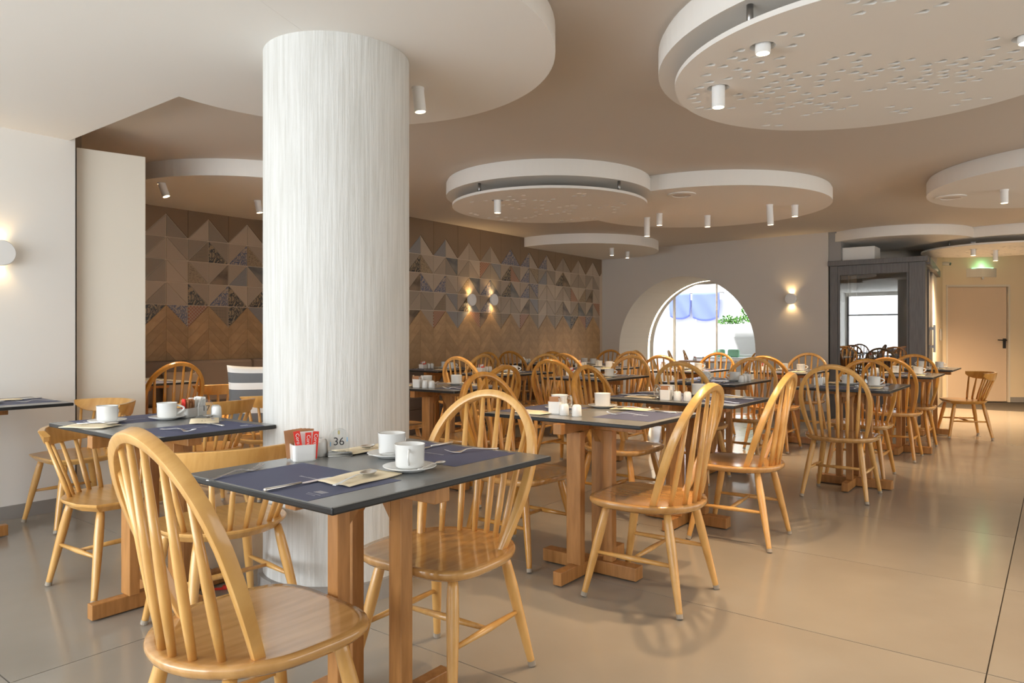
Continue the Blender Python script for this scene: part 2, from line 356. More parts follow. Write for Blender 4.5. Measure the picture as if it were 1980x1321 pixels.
# arch wall: front face runs from the mosaic corner to the glazed cabin
A0 = Vector((10.72, 6.27)); A1 = Vector((10.60, 2.56))
ay0, ay1, asp, ar = 5.93, 3.59, 0.927, 1.17     # jambs, spring height, radius
def arch_outline(n=40):
    pts = [(ay0, 0.0)]
    for i in range(n + 1):
        a = math.pi * i / n; pts.append(((ay0 + ay1) / 2 + ar * math.cos(a), asp + ar * math.sin(a)))
    pts.append((ay1, 0.0)); return pts
AO = arch_outline()
def xfront(y): t = (y - A1.y) / (A0.y - A1.y); return A1.x + t * (A0.x - A1.x)
XB = 11.99
def arch_body(xf, xb, yl, yr, grow=0.0):
    bm = bmesh.new(); cy = (ay0 + ay1) / 2
    inner = []
    for y, z in AO:
        yy = cy + (y - cy) * (1 + grow / ar); z2 = z if z <= 0 else (asp + (z - asp) * (1 + grow / ar) if z > asp else z)
        inner.append((yy, z2))
    outer = [(yl, 0.0), (yl, HC), (yr, HC), (yr, 0.0)]
    # faces between outline and the arch: split in strips
    loop_f = []; loop_b = []
    def V(y, z, front): return bm.verts.new((xf(y) if front else xb(y), y, z))
    for front in (True, False):
        vi = [V(y, z, front) for y, z in inner]; vo = [V(y, z, front) for y, z in outer]
        # project every inner vertex to the top edge
        top = [V(min(max(y, yr), yl), HC, front) for y, z in inner[1:-1]]
        L_ = vi[1:-1]
        bm.faces.new([vo[0], vo[1], top[0], L_[0], vi[0]])
        for i in range(len(L_) - 1): bm.faces.new([L_[i], top[i], top[i+1], L_[i+1]])
        bm.faces.new([L_[-1], top[-1], vo[2], vo[3], vi[-1]])
        (loop_f if front else loop_b).extend(vi)
        if front: of = vo
        else: ob = vo
    for i in range(len(loop_f) - 1): bm.faces.new([loop_f[i], loop_f[i+1], loop_b[i+1], loop_b[i]])
    for i in (0, 2): bm.faces.new([of[i], of[i+1], ob[i+1], ob[i]])
    return bm
part('wall_arch', arch_body(xfront, lambda y: 11.78, A0.y, A1.y), M['archw'], smooth=False, **st)
# recessed light strip and the inner frame of the passage
part('trim_3', arch_body(lambda y: 11.84, lambda y: XB, A0.y, A1.y), M['archw'], **st)
pts = [(11.81, y, z) for y, z in AO]
bm = bmesh.new(); cyy = (ay0 + ay1) / 2
sweep(bm, [(x, cyy + (y - cyy) * 1.006, asp + (z - asp) * 1.006 if z > asp else z) for x, y, z in pts], [(-0.006, -0.03), (0.006, -0.03), (0.006, 0.03), (-0.006, 0.03)], up=lambda i: (1, 0, 0))
part('light_strip', bm, M['led'], label='warm white light strip following the inside of the archway', cat='lamp')
part('baseboard_arch', boxm(A1.x - 0.014, A1.x - 0.001, A1.y, 3.58, 0, 0.085), M['skirt'], **st)

# column
CX, CY, CR = 2.168, 2.708, 0.335
bm = bmesh.new(); lathe(bm, [(CR, 0.0), (CR, HD + 0.0004)], n=96, cap=False)
me = mesh_of(bm); col = link('round_column', me, M['column'], loc=(CX, CY, 0), smooth=True, label='round white column with combed plaster standing behind table 36', cat='column')
for i in range(14):   # grey slabs around the foot
    bm = bmesh.new(); a0 = 2 * math.pi * i / 14; a1 = 2 * math.pi * (i + 1) / 14 - 0.008; r0, r1 = CR + 0.001, CR + 0.022
    p = [(r1 * math.cos(a0 + (a1 - a0) * k / 4), r1 * math.sin(a0 + (a1 - a0) * k / 4)) for k in range(5)] + [(r0 * math.cos(a1 - (a1 - a0) * k / 4), r0 * math.sin(a1 - (a1 - a0) * k / 4)) for k in range(5)]
    prism(bm, p, 0.0, 0.085); part('plinth_slab', bm, M['skirt'], col)

# far wall with the door
dw0 = Vector((14.33, 1.62)); dd = Vector((15.11, 0.48)) - Vector((14.37, 1.6)); dd.normalize(); dang = math.atan2(dd.y, dd.x)
def dwall(name, u0, u1, z0, z1, d0, d1, m, parent=None, **k):
    me_ = boxm(u0, u1, d0, d1, z0, z1, bev=k.pop('bev', 0)); o = part(name, me_, m, parent, **k); 
    if parent is None: o.location = (dw0.x, dw0.y, 0); o.rotation_euler = (0, 0, dang)
    return o
# local +y of this frame points away from the camera
bm = bmesh.new(); box(bm, -0.35, 0.085, 0, 0.2, 0, HC); box(bm, 1.14, 5.5, 0, 0.2, 0, HC); box(bm, 0.085, 1.14, 0, 0.2, 2.03, HC); box(bm, 0.085, 1.14, 0.08, 0.2, 0, 2.03)
o = part('wall_door', bm, M['doorwall'], **st); o.location = (dw0.x, dw0.y, 0); o.rotation_euler = (0, 0, dang)
dr = empty('door_1', (dw0.x, dw0.y, 0), dang, kind='structure')
part('door_leaf', boxm(0.11, 1.10, 0.02, 0.06, 0.012, 1.99, bev=0.003), M['door'], dr)
for a in ((0.085, 0.108, 0, 2.03), (1.115, 1.14, 0, 2.03)): part('door_frame', boxm(a[0], a[1], -0.012, 0.07, a[2], a[3]), M['panelw'], dr)
part('door_frame', boxm(0.108, 1.115, -0.012, 0.07, 1.995, 2.03), M['panelw'], dr)
hd = part('handle_plate', boxm(1.035, 1.085, 0.008, 0.02, 0.93, 1.10, bev=0.003), M['darkplastic'], dr)
bm = bmesh.new(); rod(bm, (1.06, 0.01, 1.07), (1.06, -0.045, 1.07), [(0, .01), (1, .01)]); rod(bm, (1.065, -0.045, 1.07), (0.92, -0.045, 1.075), [(0, .011), (1, .009)]); part('lever', bm, M['darkplastic'], hd)
o = dwall('baseboard_door', 1.15, 5.5, 0, 0.09, -0.014, -0.001, M['skirt'], **st)
bm = bmesh.new(); pts = [(0.42 + 0.5 * i / 12, -0.075 * math.sin(math.pi * i / 12)) for i in range(13)]
prism(bm, [(x, y - 0.004) for x, y in pts], 2.16, 2.31); el = part('emergency_light', bm, M['panelw'], label='curved cream emergency light above the door, glowing green at its top', cat='lamp')
el.location = (dw0.x, dw0.y, 0); el.rotation_euler = (0, 0, dang)
part('green_lens', boxm(0.5, 0.84, -0.06, -0.012, 2.311, 2.318), M['greenglow'], el, label='green lit top lens')
gl_ = bpy.data.lights.new('green', 'POINT'); gl_.energy = 0.35; gl_.specular_factor = 0.1; gl_.color = (0.3, 1.0, 0.5); gl_.shadow_soft_size = 0.05; go_ = bpy.data.objects.new('green_tube', gl_); C.objects.link(go_); go_.parent = el; go_.location = (0.67, -0.06, 2.36)
part('indicator', boxm(0.65, 0.675, -0.07, -0.05, 2.12, 2.158), M['china'], el)
# camera dome
t_ = empty('security_camera', (dw0.x + dd.x * 0.02, dw0.y + dd.y * 0.02, 2.40), dang, label='small white security camera high beside the door', cat='camera')
bm = bmesh.new(); rod(bm, (0, -0.005, 0), (0, -0.05, 0), [(0, .03), (1, .025)], n=16); part('mount', bm, M['china'], t_)
bm = bmesh.new(); rod(bm, (0.0, -0.05, 0.0), (0.06, -0.14, -0.02), [(0, .03), (1, .03)], n=16); part('barrel', bm, M['china'], t_)
bm = bmesh.new(); rod(bm, (0.06, -0.14, -0.02), (0.065, -0.146, -0.022), [(0, .026), (1, .024)], n=16); part('lens', bm, M['darkplastic'], t_)
# wall between cabin side and door wall
K0 = Vector((10.60, 2.54)); K1 = Vector((10.60, 1.372)); K2 = Vector((13.3, 1.56))
bm = bmesh.new(); prism(bm, [(13.3, 1.56), (14.4, 1.6), (14.4, 1.75), (13.3, 1.7)], 0, HC); part('wall_passage', bm, M['doorwall'], **st)
bm = bmesh.new(); prism(bm, [(XB, 2.56), (14.6, 1.7), (14.6, 1.85), (XB, 2.7)], 0, HC); part('wall_back', bm, M['plaster'], **st)
o = part('electric_box', boxm(-0.05, 0.05, -0.03, 0, 0, 0.19, bev=0.004), M['skirt'], label='grey switch box on the wall between cabin and door', cat='box'); o.location = (13.75, 1.573, 1.07); o.rotation_euler = (0, 0, R(2))

# glazed dark timber cabin
cab = empty('glazed_cabin', (K0.x, K0.y, 0), math.atan2(K1.y - K0.y, K1.x - K0.x), label='dark grey timber cabin with a big window beside the archway wall', cat='cabin')
Lc = (K1 - K0).length; ZT = 2.19
def cp(name, *a, m='darkframe', bev=0.004, parent=None, **k): return part(name, boxm(*a, bev=bev), M[m], parent or cab, **k)
cp('post', 0, 0.10, 0, 0.12, 0, ZT - 0.07); cp('post', Lc - 0.19, Lc, 0, 0.12, 0, ZT - 0.07)
cp('cornice', -0.02, Lc + 0.03, -0.03, 0.14, ZT - 0.07, ZT); cp('head_board', 0.10, Lc - 0.19, 0.01, 0.11, ZT - 0.20, ZT - 0.07)
cp('sill_board', 0.10, Lc - 0.19, 0.01, 0.11, 0, 0.45); cp('inner_frame', 0.10, 0.13, 0.012, 0.1, 0.45, ZT - 0.20); cp('inner_frame', Lc - 0.22, Lc - 0.19, 0.012, 0.1, 0.45, ZT - 0.20)
cp('window_pane', 0.13, Lc - 0.22, 0.020, 0.028, 0.45, ZT - 0.20, m='glass', bev=0)
# side of the cabin running back towards the door
sd = (K2 - K1); sl = sd.length; sa = math.atan2(sd.y, sd.x) - cab.rotation_euler[2]
Ms = Matrix.Translation((Lc, 0, 0)) @ Matrix.Rotation(sa, 4, 'Z')
def sp(name, *a, m='darkframe', **k):
    bm = bmesh.new(); box(bm, *a, bev=0.004, M=Ms); return part(name, bm, M[m], cab, **k)
sp('side_post', 0.14, 0.3, 0.0, 0.1, 0, ZT - 0.1); sp('side_post', 0.75, 0.85, 0.0, 0.1, 0, ZT - 0.1); sp('side_post', 1.5, 1.6, 0.0, 0.1, 0, ZT - 0.1)
sp('side_rail', 0.14, sl, -0.05, 0.1, ZT - 0.1, ZT); sp('side_sill', 0.3, 1.5, 0.01, 0.09, 0, 0.1)
sp('side_pane', 0.3, 0.75, 0.04, 0.048, 0.1, ZT - 0.1, m='glass'); sp('side_pane', 0.85, 1.5, 0.04, 0.048, 0.1, ZT - 0.1, m='glass')
sp('side_wall', 1.6, sl, 0.0, 0.1, 0, ZT - 0.1, m='panelw')
bm = bmesh.new()
for zz in (1.0, 1.25): box(bm, 0.76, 0.84, -0.05, 0.0, zz - 0.02, zz + 0.02, M=Ms)
box(bm, 0.78, 0.82, -0.075, -0.045, 0.92, 1.3, bev=0.006, M=Ms); part('door_pull', bm, M['metal'], cab)
cp('interior_back', 0.1, Lc - 0.1, 1.2, 1.22, 0, ZT - 0.1, m='darkplastic'); cp('roof_board', 0, Lc, 0.12, 1.22, ZT - 0.12, ZT - 0.08)
part('top_box', boxm(0.08, Lc - 0.62, 0.12, 0.5, ZT + 0.0, ZT + 0.19, bev=0.004), M['plaster'], cab, label='white boxed duct on the roof')
wallbox('wall_pier', 10.62, 11.5, 2.40, 2.555, ZT, HC, M['skirt'])

# ------------------------------------------------------------------ exterior beyond the arch
part('terrace_floor', boxm(12.0, 22, -0.5, 14, -0.24, -0.14), M['extwhite'], **st)
part('terrace_wall', boxm(21.5, 21.7, 2.0, 14, -0.14, 6.0), M['extwhite'], **st)
part('terrace_side_wall', boxm(12.0, 21.5, 10.7, 10.9, -0.14, 3.2), M['extwhite'], **st)
part('terrace_roof', boxm(12.0, 17.0, 2.6, 10.7, 2.42, 2.5), M['tan'], **st)
part('terrace_beam', boxm(14.9, 15.0, 2.6, 10.7, 2.28, 2.42), M['tan'], **st)
wn = part('window_3', boxm(12.25, 12.29, 3.2, 6.2, 0.0, 0.5), M['extwhite'], **st)
part('mullion', boxm(12.25, 12.29, 5.62, 5.66, 0.5, 2.4), M['extwhite'], wn)
part('mullion', boxm(12.25, 12.29, 4.82, 4.84, 0.5, 2.4), M['extwhite'], wn)
def hung(name, y0, y1, z0, z1, x, label):
    bm = bmesh.new(); nx, nz = 18, 12; grid = []
    for j in range(nz + 1):
        row = []
        for i in range(nx + 1):
            u = i / nx; v = j / nz; sag = 0.12 * (1 - (2*u - 1) ** 2) * v
            row.append(bm.verts.new((x + 0.05 * math.sin(u * 9 + v * 5) * v, y0 + (y1 - y0) * u, z1 - (z1 - z0) * v * (0.88 + 0.12 * math.sin(math.pi * u)))))
        grid.append(row)
    for j in range(nz):
        for i in range(nx): bm.faces.new((grid[j][i], grid[j][i+1], grid[j+1][i+1], grid[j+1][i]))
    me = mesh_of(bm); o = link(name, me, M['cloth'], smooth=True, label=label, cat='cloth', group='blue cloths on the terrace')
    s_ = o.modifiers.new('s', 'SOLIDIFY'); s_.thickness = 0.02; return o
hung('hanging_cloth', 9.28, 9.99, 1.66, 2.49, 21.38, 'narrower left blue cloth hanging on the terrace seen through the archway')
hung('hanging_cloth', 8.33, 9.21, 1.60, 2.49, 21.38, 'wider right blue cloth hanging on the terrace seen through the archway')
ro = bmesh.new(); rod(ro, (21.38, 8.2, 2.49), (21.38, 10.2, 2.49), [(0, .02), (1, .02)])
for y in (8.25, 10.15): rod(ro, (21.38, y, 2.49), (21.5, y, 2.49), [(0, .02), (1, .02)])
part('hanging_pole', ro, M['metal'], label='pole carrying the blue cloths on the terrace', cat='pole')
pb = empty('planter', (19.5, 6.95, -0.14), 0, label='white planter box with green plants beyond the archway', cat='planter')
part('planter_box', boxm(-0.3, 0.3, -1.6, 0.62, 0, 1.60, bev=0.02), M['extwhite'], pb)
part('planter_panel', boxm(-0.33, -0.3, -1.2, 0.45, 0.3, 1.25), M['extwhite'], pb)
def foliage(bm, c, rad, n, s, rg):
    for _ in range(n):
        v = Vector((rg.gauss(0, 1), rg.gauss(0, 1), rg.gauss(0, 1))).normalized() * (rg.random() ** 0.4)
        p = Vector(c) + Vector((v.x * rad[0], v.y * rad[1], v.z * rad[2])); q = Matrix.Rotation(rg.random() * 6.3, 3, 'Z') @ Matrix.Rotation(rg.uniform(-1.2, 1.2), 3, 'X')
        vs = [bm.verts.new(p + q @ Vector(d) * s) for d in ((0, 0, 0), (0.35, 0.5, 0.08), (0, 1, 0), (-0.35, 0.5, 0.08))]; bm.faces.new(vs)
rg = random.Random(5)
bm = bmesh.new(); foliage(bm, (0, -0.35, 2.0), (0.25, 0.40, 0.45), 900, 0.09, rg); part('bush', bm, M['leaf'], pb, kind='stuff')
bm = bmesh.new(); foliage(bm, (0, 0.3, 1.68), (0.2, 0.42, 0.14), 500, 0.07, rg); part('low_plant', bm, M['leaf'], pb, kind='stuff')
for i, (x, y) in enumerate(((17.9, 6.98), (17.9, 6.60))):
    o = part('green_cushion', boxm(-0.06, 0.06, -0.15, 0.15, 0, 0.20, bev=0.04), M['greenpad'], smooth=True, label=('left' if i == 0 else 'right') + ' green cushion on the terrace sofa through the archway', cat='cushion', group='green cushions on the terrace')
    o.location = (x, y, 0.592)
sf = empty('terrace_sofa', (18.0, 6.8, -0.14), 0, label='white terrace sofa behind the archway carrying green cushions', cat='sofa')
part('seat_block', boxm(-0.5, 0.12, -0.7, 0.7, 0.0, 0.73, bev=0.03), M['extwhite'], sf); part('back_block', boxm(0.121, 0.25, -0.7, 0.7, 0, 0.80, bev=0.03), M['extwhite'], sf)

# ------------------------------------------------------------------ ceiling discs and perforated plates
def teardrop(x, y, s, ang):
    pts = []
    for i in range(9):
        a = R(-80 + 160 * i / 8); pts.append((0.5 * s + 0.34 * s * math.cos(a) - 0.34 * s, 0.34 * s * math.sin(a)))
    pts.append((-0.5 * s, 0)); ca, sa_ = math.cos(ang), math.sin(ang)
    return [(x + px * ca - py * sa_, y + px * sa_ + py * ca) for px, py in pts]
def plate_mesh(c, r, z, th, holes, rounds):
    cu = bpy.data.curves.new('plate', 'CURVE'); cu.dimensions = '2D'; cu.fill_mode = 'BOTH'; cu.extrude = th / 2; cu.resolution_u = 1
    loops = [[(r * math.cos(2 * math.pi * i / 128), r * math.sin(2 * math.pi * i / 128)) for i in range(128)]]
    for h in holes: loops.append([(x - c[0], y - c[1]) for x, y in h])
    for (x, y, rr) in rounds: loops.append([(x - c[0] + rr * math.cos(2 * math.pi * i / 24), y - c[1] + rr * math.sin(2 * math.pi * i / 24)) for i in range(24)])
    for lp in loops:
        s_ = cu.splines.new('POLY'); s_.points.add(len(lp) - 1); s_.use_cyclic_u = True
        for p_, (x, y) in zip(s_.points, lp): p_.co = (x, y, 0, 1)
    o = bpy.data.objects.new('tmp', cu); C.objects.link(o); dg = bpy.context.evaluated_depsgraph_get(); me = bpy.data.meshes.new_from_object(o.evaluated_get(dg))
    C.objects.unlink(o); bpy.data.objects.remove(o); return me
FX, CC, SS = 1375.0, math.cos(R(37.55)), math.sin(R(37.55))
def gp(x, y, z):   # measured sight line of the survey photo to a level plane
    k = (z - 1.16) / (648 - y); return ((FX * CC + (x - 990) * SS) * k, (FX * SS - (x - 990) * CC) * k)
def filt(pts, c, r, rounds, s, dmin):
    out = []
    for p in pts:
        if math.hypot(p[0] - c[0], p[1] - c[1]) > r - s: continue
        for dx, dy in [(0, 0)] + [(e * math.cos(a * .785), e * math.sin(a * .785)) for e in (.012, .024, .036) for a in range(8)]:
            z = (p[0] + dx, p[1] + dy)
            if any(abs(z[0] - q[0]) < s * 0.75 and abs(z[1] - q[1]) < s * 1.06 for q in out): continue
            if any(math.hypot(z[0] - q[0], z[1] - q[1]) < q[2] + s * 0.62 for q in rounds): continue
            if math.hypot(z[0] - c[0], z[1] - c[1]) > r - s: continue
            out.append(z); break
    return out
HZ = 2.36
h8 = [(1065,12),(1155,18),(1262,3),(1098,72),(1435,65),(1527,33),(687,183),(778,191),(738,245),(463,270),(425,310),(470,312),(548,306),(677,310),(568,334),(306,348),(370,350),(450,370),(485,368),(685,355),(286,400),(590,385),(640,385),(495,412),(572,415),(400,418),(303,438),(250,467),(227,503),(195,513),(235,543),(195,547),(455,505),(475,527),(535,520),(600,525),(605,465),(565,485),(618,487),(668,478),(700,405),(730,398),(730,425),(690,430),(735,455),(765,465),(745,488),(683,515),(683,552),(820,408),(885,402),(890,430),(883,458),(972,428),(907,343),(963,312),(1050,290),(1085,328),(1092,355),(1135,297),(1000,378),(1070,388),(1115,383),(1105,425),(1160,402),(1195,380),(1238,367),(1295,350),(1312,368),(1358,325),(1145,483),(1220,475),(1275,437),(1320,415),(1330,438),(1380,428),(1375,470),(1440,438),(1465,405),(1455,375),(1455,348),(1500,450),(1465,474),(1500,387),(1540,385),(1545,400),(1535,327),(1595,342),(1650,340),(1660,315),(1720,330),(1645,382),(1645,402),(1725,362),(1640,435),(1700,412),(1725,427),(1790,297),(1815,258),(1812,208),(1785,375),(1845,350),(1900,363),(1920,275),(1895,322),(1950,315),(1965,335),(1555,490),(1637,495),(1612,558),(1672,530),(1778,523),(1265,568),(1290,592),(1335,600),(1358,578),(1070,562),(1030,520),(965,495),(900,510),(818,500),(835,527),(785,537),(830,550),(880,548),(935,550),(920,570),(940,580),(1000,578),(888,595),(822,608),(615,597),(660,605),(675,582),(735,568),(605,667),(675,667),(660,686),(250,573),(300,580),(420,575),(565,550)]
h4 = [(220,243),(285,238),(395,218),(460,212),(380,235),(415,232),(465,232),(460,250),(430,240),(400,255),(365,258),(410,270),(440,275),(460,262),(515,235),(548,236),(580,240),(600,230),(550,258),(515,272),(545,272),(570,282),(520,290),(540,300),(700,215),(720,203),(745,205),(740,215),(630,268),(665,262),(690,258),(705,262),(660,280),(685,285),(700,272),(650,290),(675,298),(595,300),(620,298),(770,258),(820,270),(850,258),(880,265),(905,268),(890,278),(935,255),(920,248),(885,292),(215,295),(235,300),(245,305),(300,318),(340,312),(380,315),(360,325),(395,330),(425,318),(440,330),(470,318),(500,315),(515,308),(605,338),(640,330),(670,330),(690,325),(740,320),(765,318),(800,315),(790,322)]
def plate(c, r, pts, s, dmin, rounds, label, rods, extra=0):
    top = empty('perforated_plate', (c[0], c[1], HZ), label=label, cat='ceiling plate', group='perforated ceiling plates')
    hs = filt(pts, c, r, rounds, s, dmin)
    me = plate_mesh(c, r, HZ, 0.022, [teardrop(x, y, s, R(-90)) for x, y in hs], rounds)
    pl = link('plate_disc', me, M['disc'], top, loc=(0, 0, 0.011))
    for a in rods:
        bm = bmesh.new(); x, y = a[0] - c[0], a[1] - c[1]; rod(bm, (x, y, 0.014), (x, y, HD - HZ), [(0, .013), (1, .013)], n=14); part('rod', bm, M['metal'], top, smooth=True)
    return top
def spot(x, y, ztop, zbot, tilt, azi, label, power=58, cone=95):
    t_ = empty('spot_light', (x, y, ztop), 0, label=label, cat='spotlight', group='white tube spotlights on the ceiling')
    L_ = ztop - zbot; Mx = Matrix.Rotation(azi, 4, 'Z') @ Matrix.Rotation(tilt, 4, 'Y'); rr = 0.031
    bm = bmesh.new(); lathe(bm, [(0.034, 0), (0.034, -0.012)], n=24); part('rose', bm, M['sconce'], t_)
    bm = bmesh.new(); lathe(bm, [(rr, -0.008), (rr, -L_), (rr - 0.004, -L_), (rr - 0.004, -L_ + 0.012)], n=28, cap=False, M=Mx); part('tube', bm, M['sconce'], t_, smooth=False)
    bm = bmesh.new(); lathe(bm, [(rr - 0.004, -L_ + 0.008), (rr - 0.0045, -L_ + 0.010)], n=24, M=Mx); part('lens', bm, M['glow'], t_, label='glowing warm lens')
    l = bpy.data.lights.new('spot', 'SPOT'); l.energy = power; l.spot_size = R(cone); l.spot_blend = 0.9; l.color = (1.0, 0.69, 0.40); l.shadow_soft_size = 0.03
    lo = bpy.data.objects.new('bulb', l); C.objects.link(lo); lo.parent = t_; lo.matrix_local = Mx @ Matrix.Translation((0, 0, -L_ - 0.01))
    return t_

part('ceiling_disc', disc_bm((3.74, 0.65), 1.05, HD, HC), M['disc'], label='nearest round ceiling disc, above the big perforated plate', cat='ceiling disc', group='round ceiling discs')
part('ceiling_disc', disc_bm((5.56, 3.84), 0.965, HD, HC), M['disc'], label='round ceiling disc left of centre, holding a perforated plate', cat='ceiling disc', group='round ceiling discs')
part('ceiling_disc', disc_bm((7.07, 2.92), 1.22, HD + 0.0004, HC), M['disc'], label='round ceiling disc with a loudspeaker, right of the middle plate', cat='ceiling disc', group='round ceiling discs')
# disc cut by the mosaic corner
def clipdisc(c, r, label, xmax=99, ymax=99):
    n = 96; pts = [(min(c[0] + r * math.cos(2*math.pi*i/n), xmax), min(c[1] + r * math.sin(2*math.pi*i/n), ymax)) for i in range(n)]
    q = [];
    for p in pts:
        if not q or math.hypot(p[0]-q[-1][0], p[1]-q[-1][1]) > 1e-4: q.append(p)
    bm = bmesh.new(); prism(bm, q, HD + 0.0008, HC); return part('ceiling_disc', bm, M['disc'], label=label, cat='ceiling disc', group='round ceiling discs')
clipdisc((9.59, 5.98), 1.19, 'round ceiling disc in the corner of mosaic wall and arch wall', xmax=10.70, ymax=Y1)
clipdisc((4.0, 6.2), 1.16, 'round ceiling disc in the alcove behind the column', ymax=Y2)
part('ceiling_disc', disc_bm((7.85, -0.19), 1.19, HD, HC), M['disc'], label='round ceiling disc at the right edge, over the aisle', cat='ceiling disc', group='round ceiling discs')
part('ceiling_disc', disc_bm((11.39, 1.87), 0.98, HD, HC), M['disc'], label='round ceiling disc above the dark glazed cabin', cat='ceiling disc', group='round ceiling discs')
part('ceiling_disc', disc_bm((12.3, 0.55), 1.1, HD + 0.0004, HC), M['disc'], label='farthest round ceiling disc, in front of the door wall', cat='ceiling disc', group='round ceiling discs')

r2 = [(*gp(1475, 90, HZ), 0.052), (*gp(1389, 170, HZ), 0.052), (*gp(1985, 73, HZ), 0.052)]
plate((3.61, 0.65), 0.915, [gp(1260 + x * .3636, y * .3636, HZ) for x, y in h8], 0.055, 0.034, r2, 'big nearest perforated plate with teardrop holes, top right', [gp(1450, 34, HZ + .05), (3.9, 0.2), (3.3, 0.1)])
r3 = [(*gp(962, 388, HZ), 0.052)]
plate((5.53, 3.81), 0.91, [gp(820 + x * .4141, 290 + y * .4141, HZ) for x, y in h4], 0.052, 0.036, r3, 'perforated plate with teardrop holes hanging left of centre', [gp(927, 366, HZ + .05), gp(1197, 362, HZ + .05)])
rg = random.Random(3); p8 = [(12.19 + rg.uniform(-.8, .8), 0.68 + rg.uniform(-.8, .8)) for _ in range(110)]
plate((12.19, 0.68), 0.95, p8, 0.056, 0.075, [(*gp(1882, 482, HZ), 0.052), (*gp(1925, 484, HZ), 0.052)], 'farthest perforated plate, hanging before the door wall', [(11.5, 1.2), (12.0, -0.1)])

def gspot(x, yt, yb, zt, label, tilt=0, azi=0, power=58, minb=None):
    X, Y = gp(x, yt, zt); Z = 1375 * (zt - 1.16) / (648 - yt); zb = 1.16 + (648 - yb) * Z / 1375
    return spot(X, Y, zt, zb, tilt, azi, label, power)
gspot(808, 170, 217, HD, 'white tube spotlight under the disc just right of the column', tilt=R(-6), azi=R(-50), power=20)
gspot(312, 354, 382, HD, 'tilted white spotlight in the alcove, left one', tilt=R(-20), azi=R(-50), power=120)
gspot(498, 388, 412, HD, 'white spotlight in the alcove partly hidden by the column', tilt=R(-10), azi=R(-50), power=120)
for x, yt, yb, lb in ((1475, 90, 104, 'white spotlight poking through the big plate, upper one'), (1389, 170, 208, 'white spotlight poking through the big plate, lower left one'), (1985, 73, 84, 'white spotlight through the big plate cut by the right picture edge'), (962, 388, 412, 'white spotlight poking through the middle perforated plate')):
    X, Y = gp(x, yt, HZ); Z = 1375 * (HZ - 1.16) / (648 - yt); zb = 1.16 + (648 - yb) * Z / 1375; spot(X, Y, HD, zb, 0, 0, lb, 58)
gspot(1488, 396, 435, HD, 'white spotlight under the speaker disc, large right one', tilt=R(-3), azi=R(-50)); gspot(1537, 397, 419, HD, 'rightmost white spotlight under the speaker disc')
gspot(1368, 417, 439, HD, 'white spotlight in the middle of the row behind the speaker disc'); gspot(1275, 413, 436, HD, 'short white spotlight, second from left behind the middle plate')
gspot(1251, 421, 457, HD, 'long white spotlight left in the row right of the middle plate'); gspot(1183, 480, 494, HD, 'white spotlight under the corner disc, left one', power=40)
gspot(1213, 487, 499, HD, 'white spotlight under the corner disc, right one', power=5); gspot(1942, 367, 393, HD, 'white spotlight under the disc at the right edge')
X, Y = gp(1882, 482, HZ); spot(X, Y, HD, 2.27, 0, 0, 'left white spotlight at the farthest plate before the door', 260, 150)
X, Y = gp(1925, 484, HZ); spot(X, Y, HD, 2.21, 0, 0, 'right white spotlight at the farthest plate before the door', 260, 150)

def speaker(x, y, label):
    t_ = empty('ceiling_speaker', (x, y, HD), label=label, cat='loudspeaker', group='round ceiling loudspeakers')
    bm = bmesh.new(); lathe(bm, [(0.13, 0), (0.13, -0.008), (0.085, -0.012), (0.085, -0.004)], n=40); part('ring', bm, M['disc'], t_)
    bm = bmesh.new(); lathe(bm, [(0.083, -0.004), (0.083, -0.008)], n=32); part('grille', bm, M['ceil'], t_)
speaker(*gp(1318, 376, HD), 'round white loudspeaker set in the disc right of the middle plate')
speaker(*gp(1838, 381, HD), 'round white loudspeaker set in the disc at the right edge')

# wall lamps
def sconce(x, y, z, nx, ny, label, power=5):
    a = math.atan2(ny, nx); t_ = empty('wall_lamp', (x, y, z), a, label=label, cat='wall lamp', group='white puck wall lamps')
    bm = bmesh.new(); Mx = Matrix.Rotation(R(90), 4, 'Y'); lathe(bm, [(0.028, 0.0), (0.028, 0.03), (0.075, 0.032), (0.08, 0.036), (0.08, 0.062), (0.075, 0.066)], n=40, M=Mx); part('puck', bm, M['sconce'], t_, smooth=False)
    bm = bmesh.new(); lathe(bm, [(0.03, -0.045), (0.03, 0.045)], n=24, M=Matrix.Translation((0.034, 0, 0))); part('body', bm, M['sconce'], t_)
    for s_ in (-1, 1):
        bm = bmesh.new(); lathe(bm, [(0.024, 0.0455 * s_), (0.023, 0.047 * s_)], n=20, M=Matrix.Translation((0.034, 0, 0))); part('lens', bm, M['glow'], t_)
        l = bpy.data.lights.new('beam', 'SPOT'); l.energy = power; l.spot_size = R(120); l.spot_blend = 0.8; l.color = (1, 0.66, 0.30); l.shadow_soft_size = 0.02
        o = bpy.data.objects.new('beam', l); C.objects.link(o); o.parent = t_; o.location = (0.034, 0, 0.055 * s_); o.rotation_euler = (0 if s_ < 0 else R(180), 0, 0)
def onwallY(x, y, Y): k = Y / (FX * SS - (x - 990) * CC); return ((FX * CC + (x - 990) * SS) * k, 1.16 + (648 - y) * k)
for px, lb in ((907, 'left one of the twin round wall lamps on the mosaic wall'), (950, 'right one of the twin round wall lamps on the mosaic wall')):
    X, Z = onwallY(px, 580, Y1); sconce(X, Y1, Z, 0, -1, lb, 10)
ksc = 10.61 / (FX * CC + (1531 - 990) * SS); sconce(xfront(ksc * (FX * SS - 541 * CC)), ksc * (FX * SS - 541 * CC), 1.16 + 70 * ksc, -1, 0.03, 'single round wall lamp between the archway and the cabin', 10)
X, Z = onwallY(-4, 490, 5.24); sconce(X, 5.24, Z, 0, -1, 'round wall lamp cut by the left picture edge', 4)

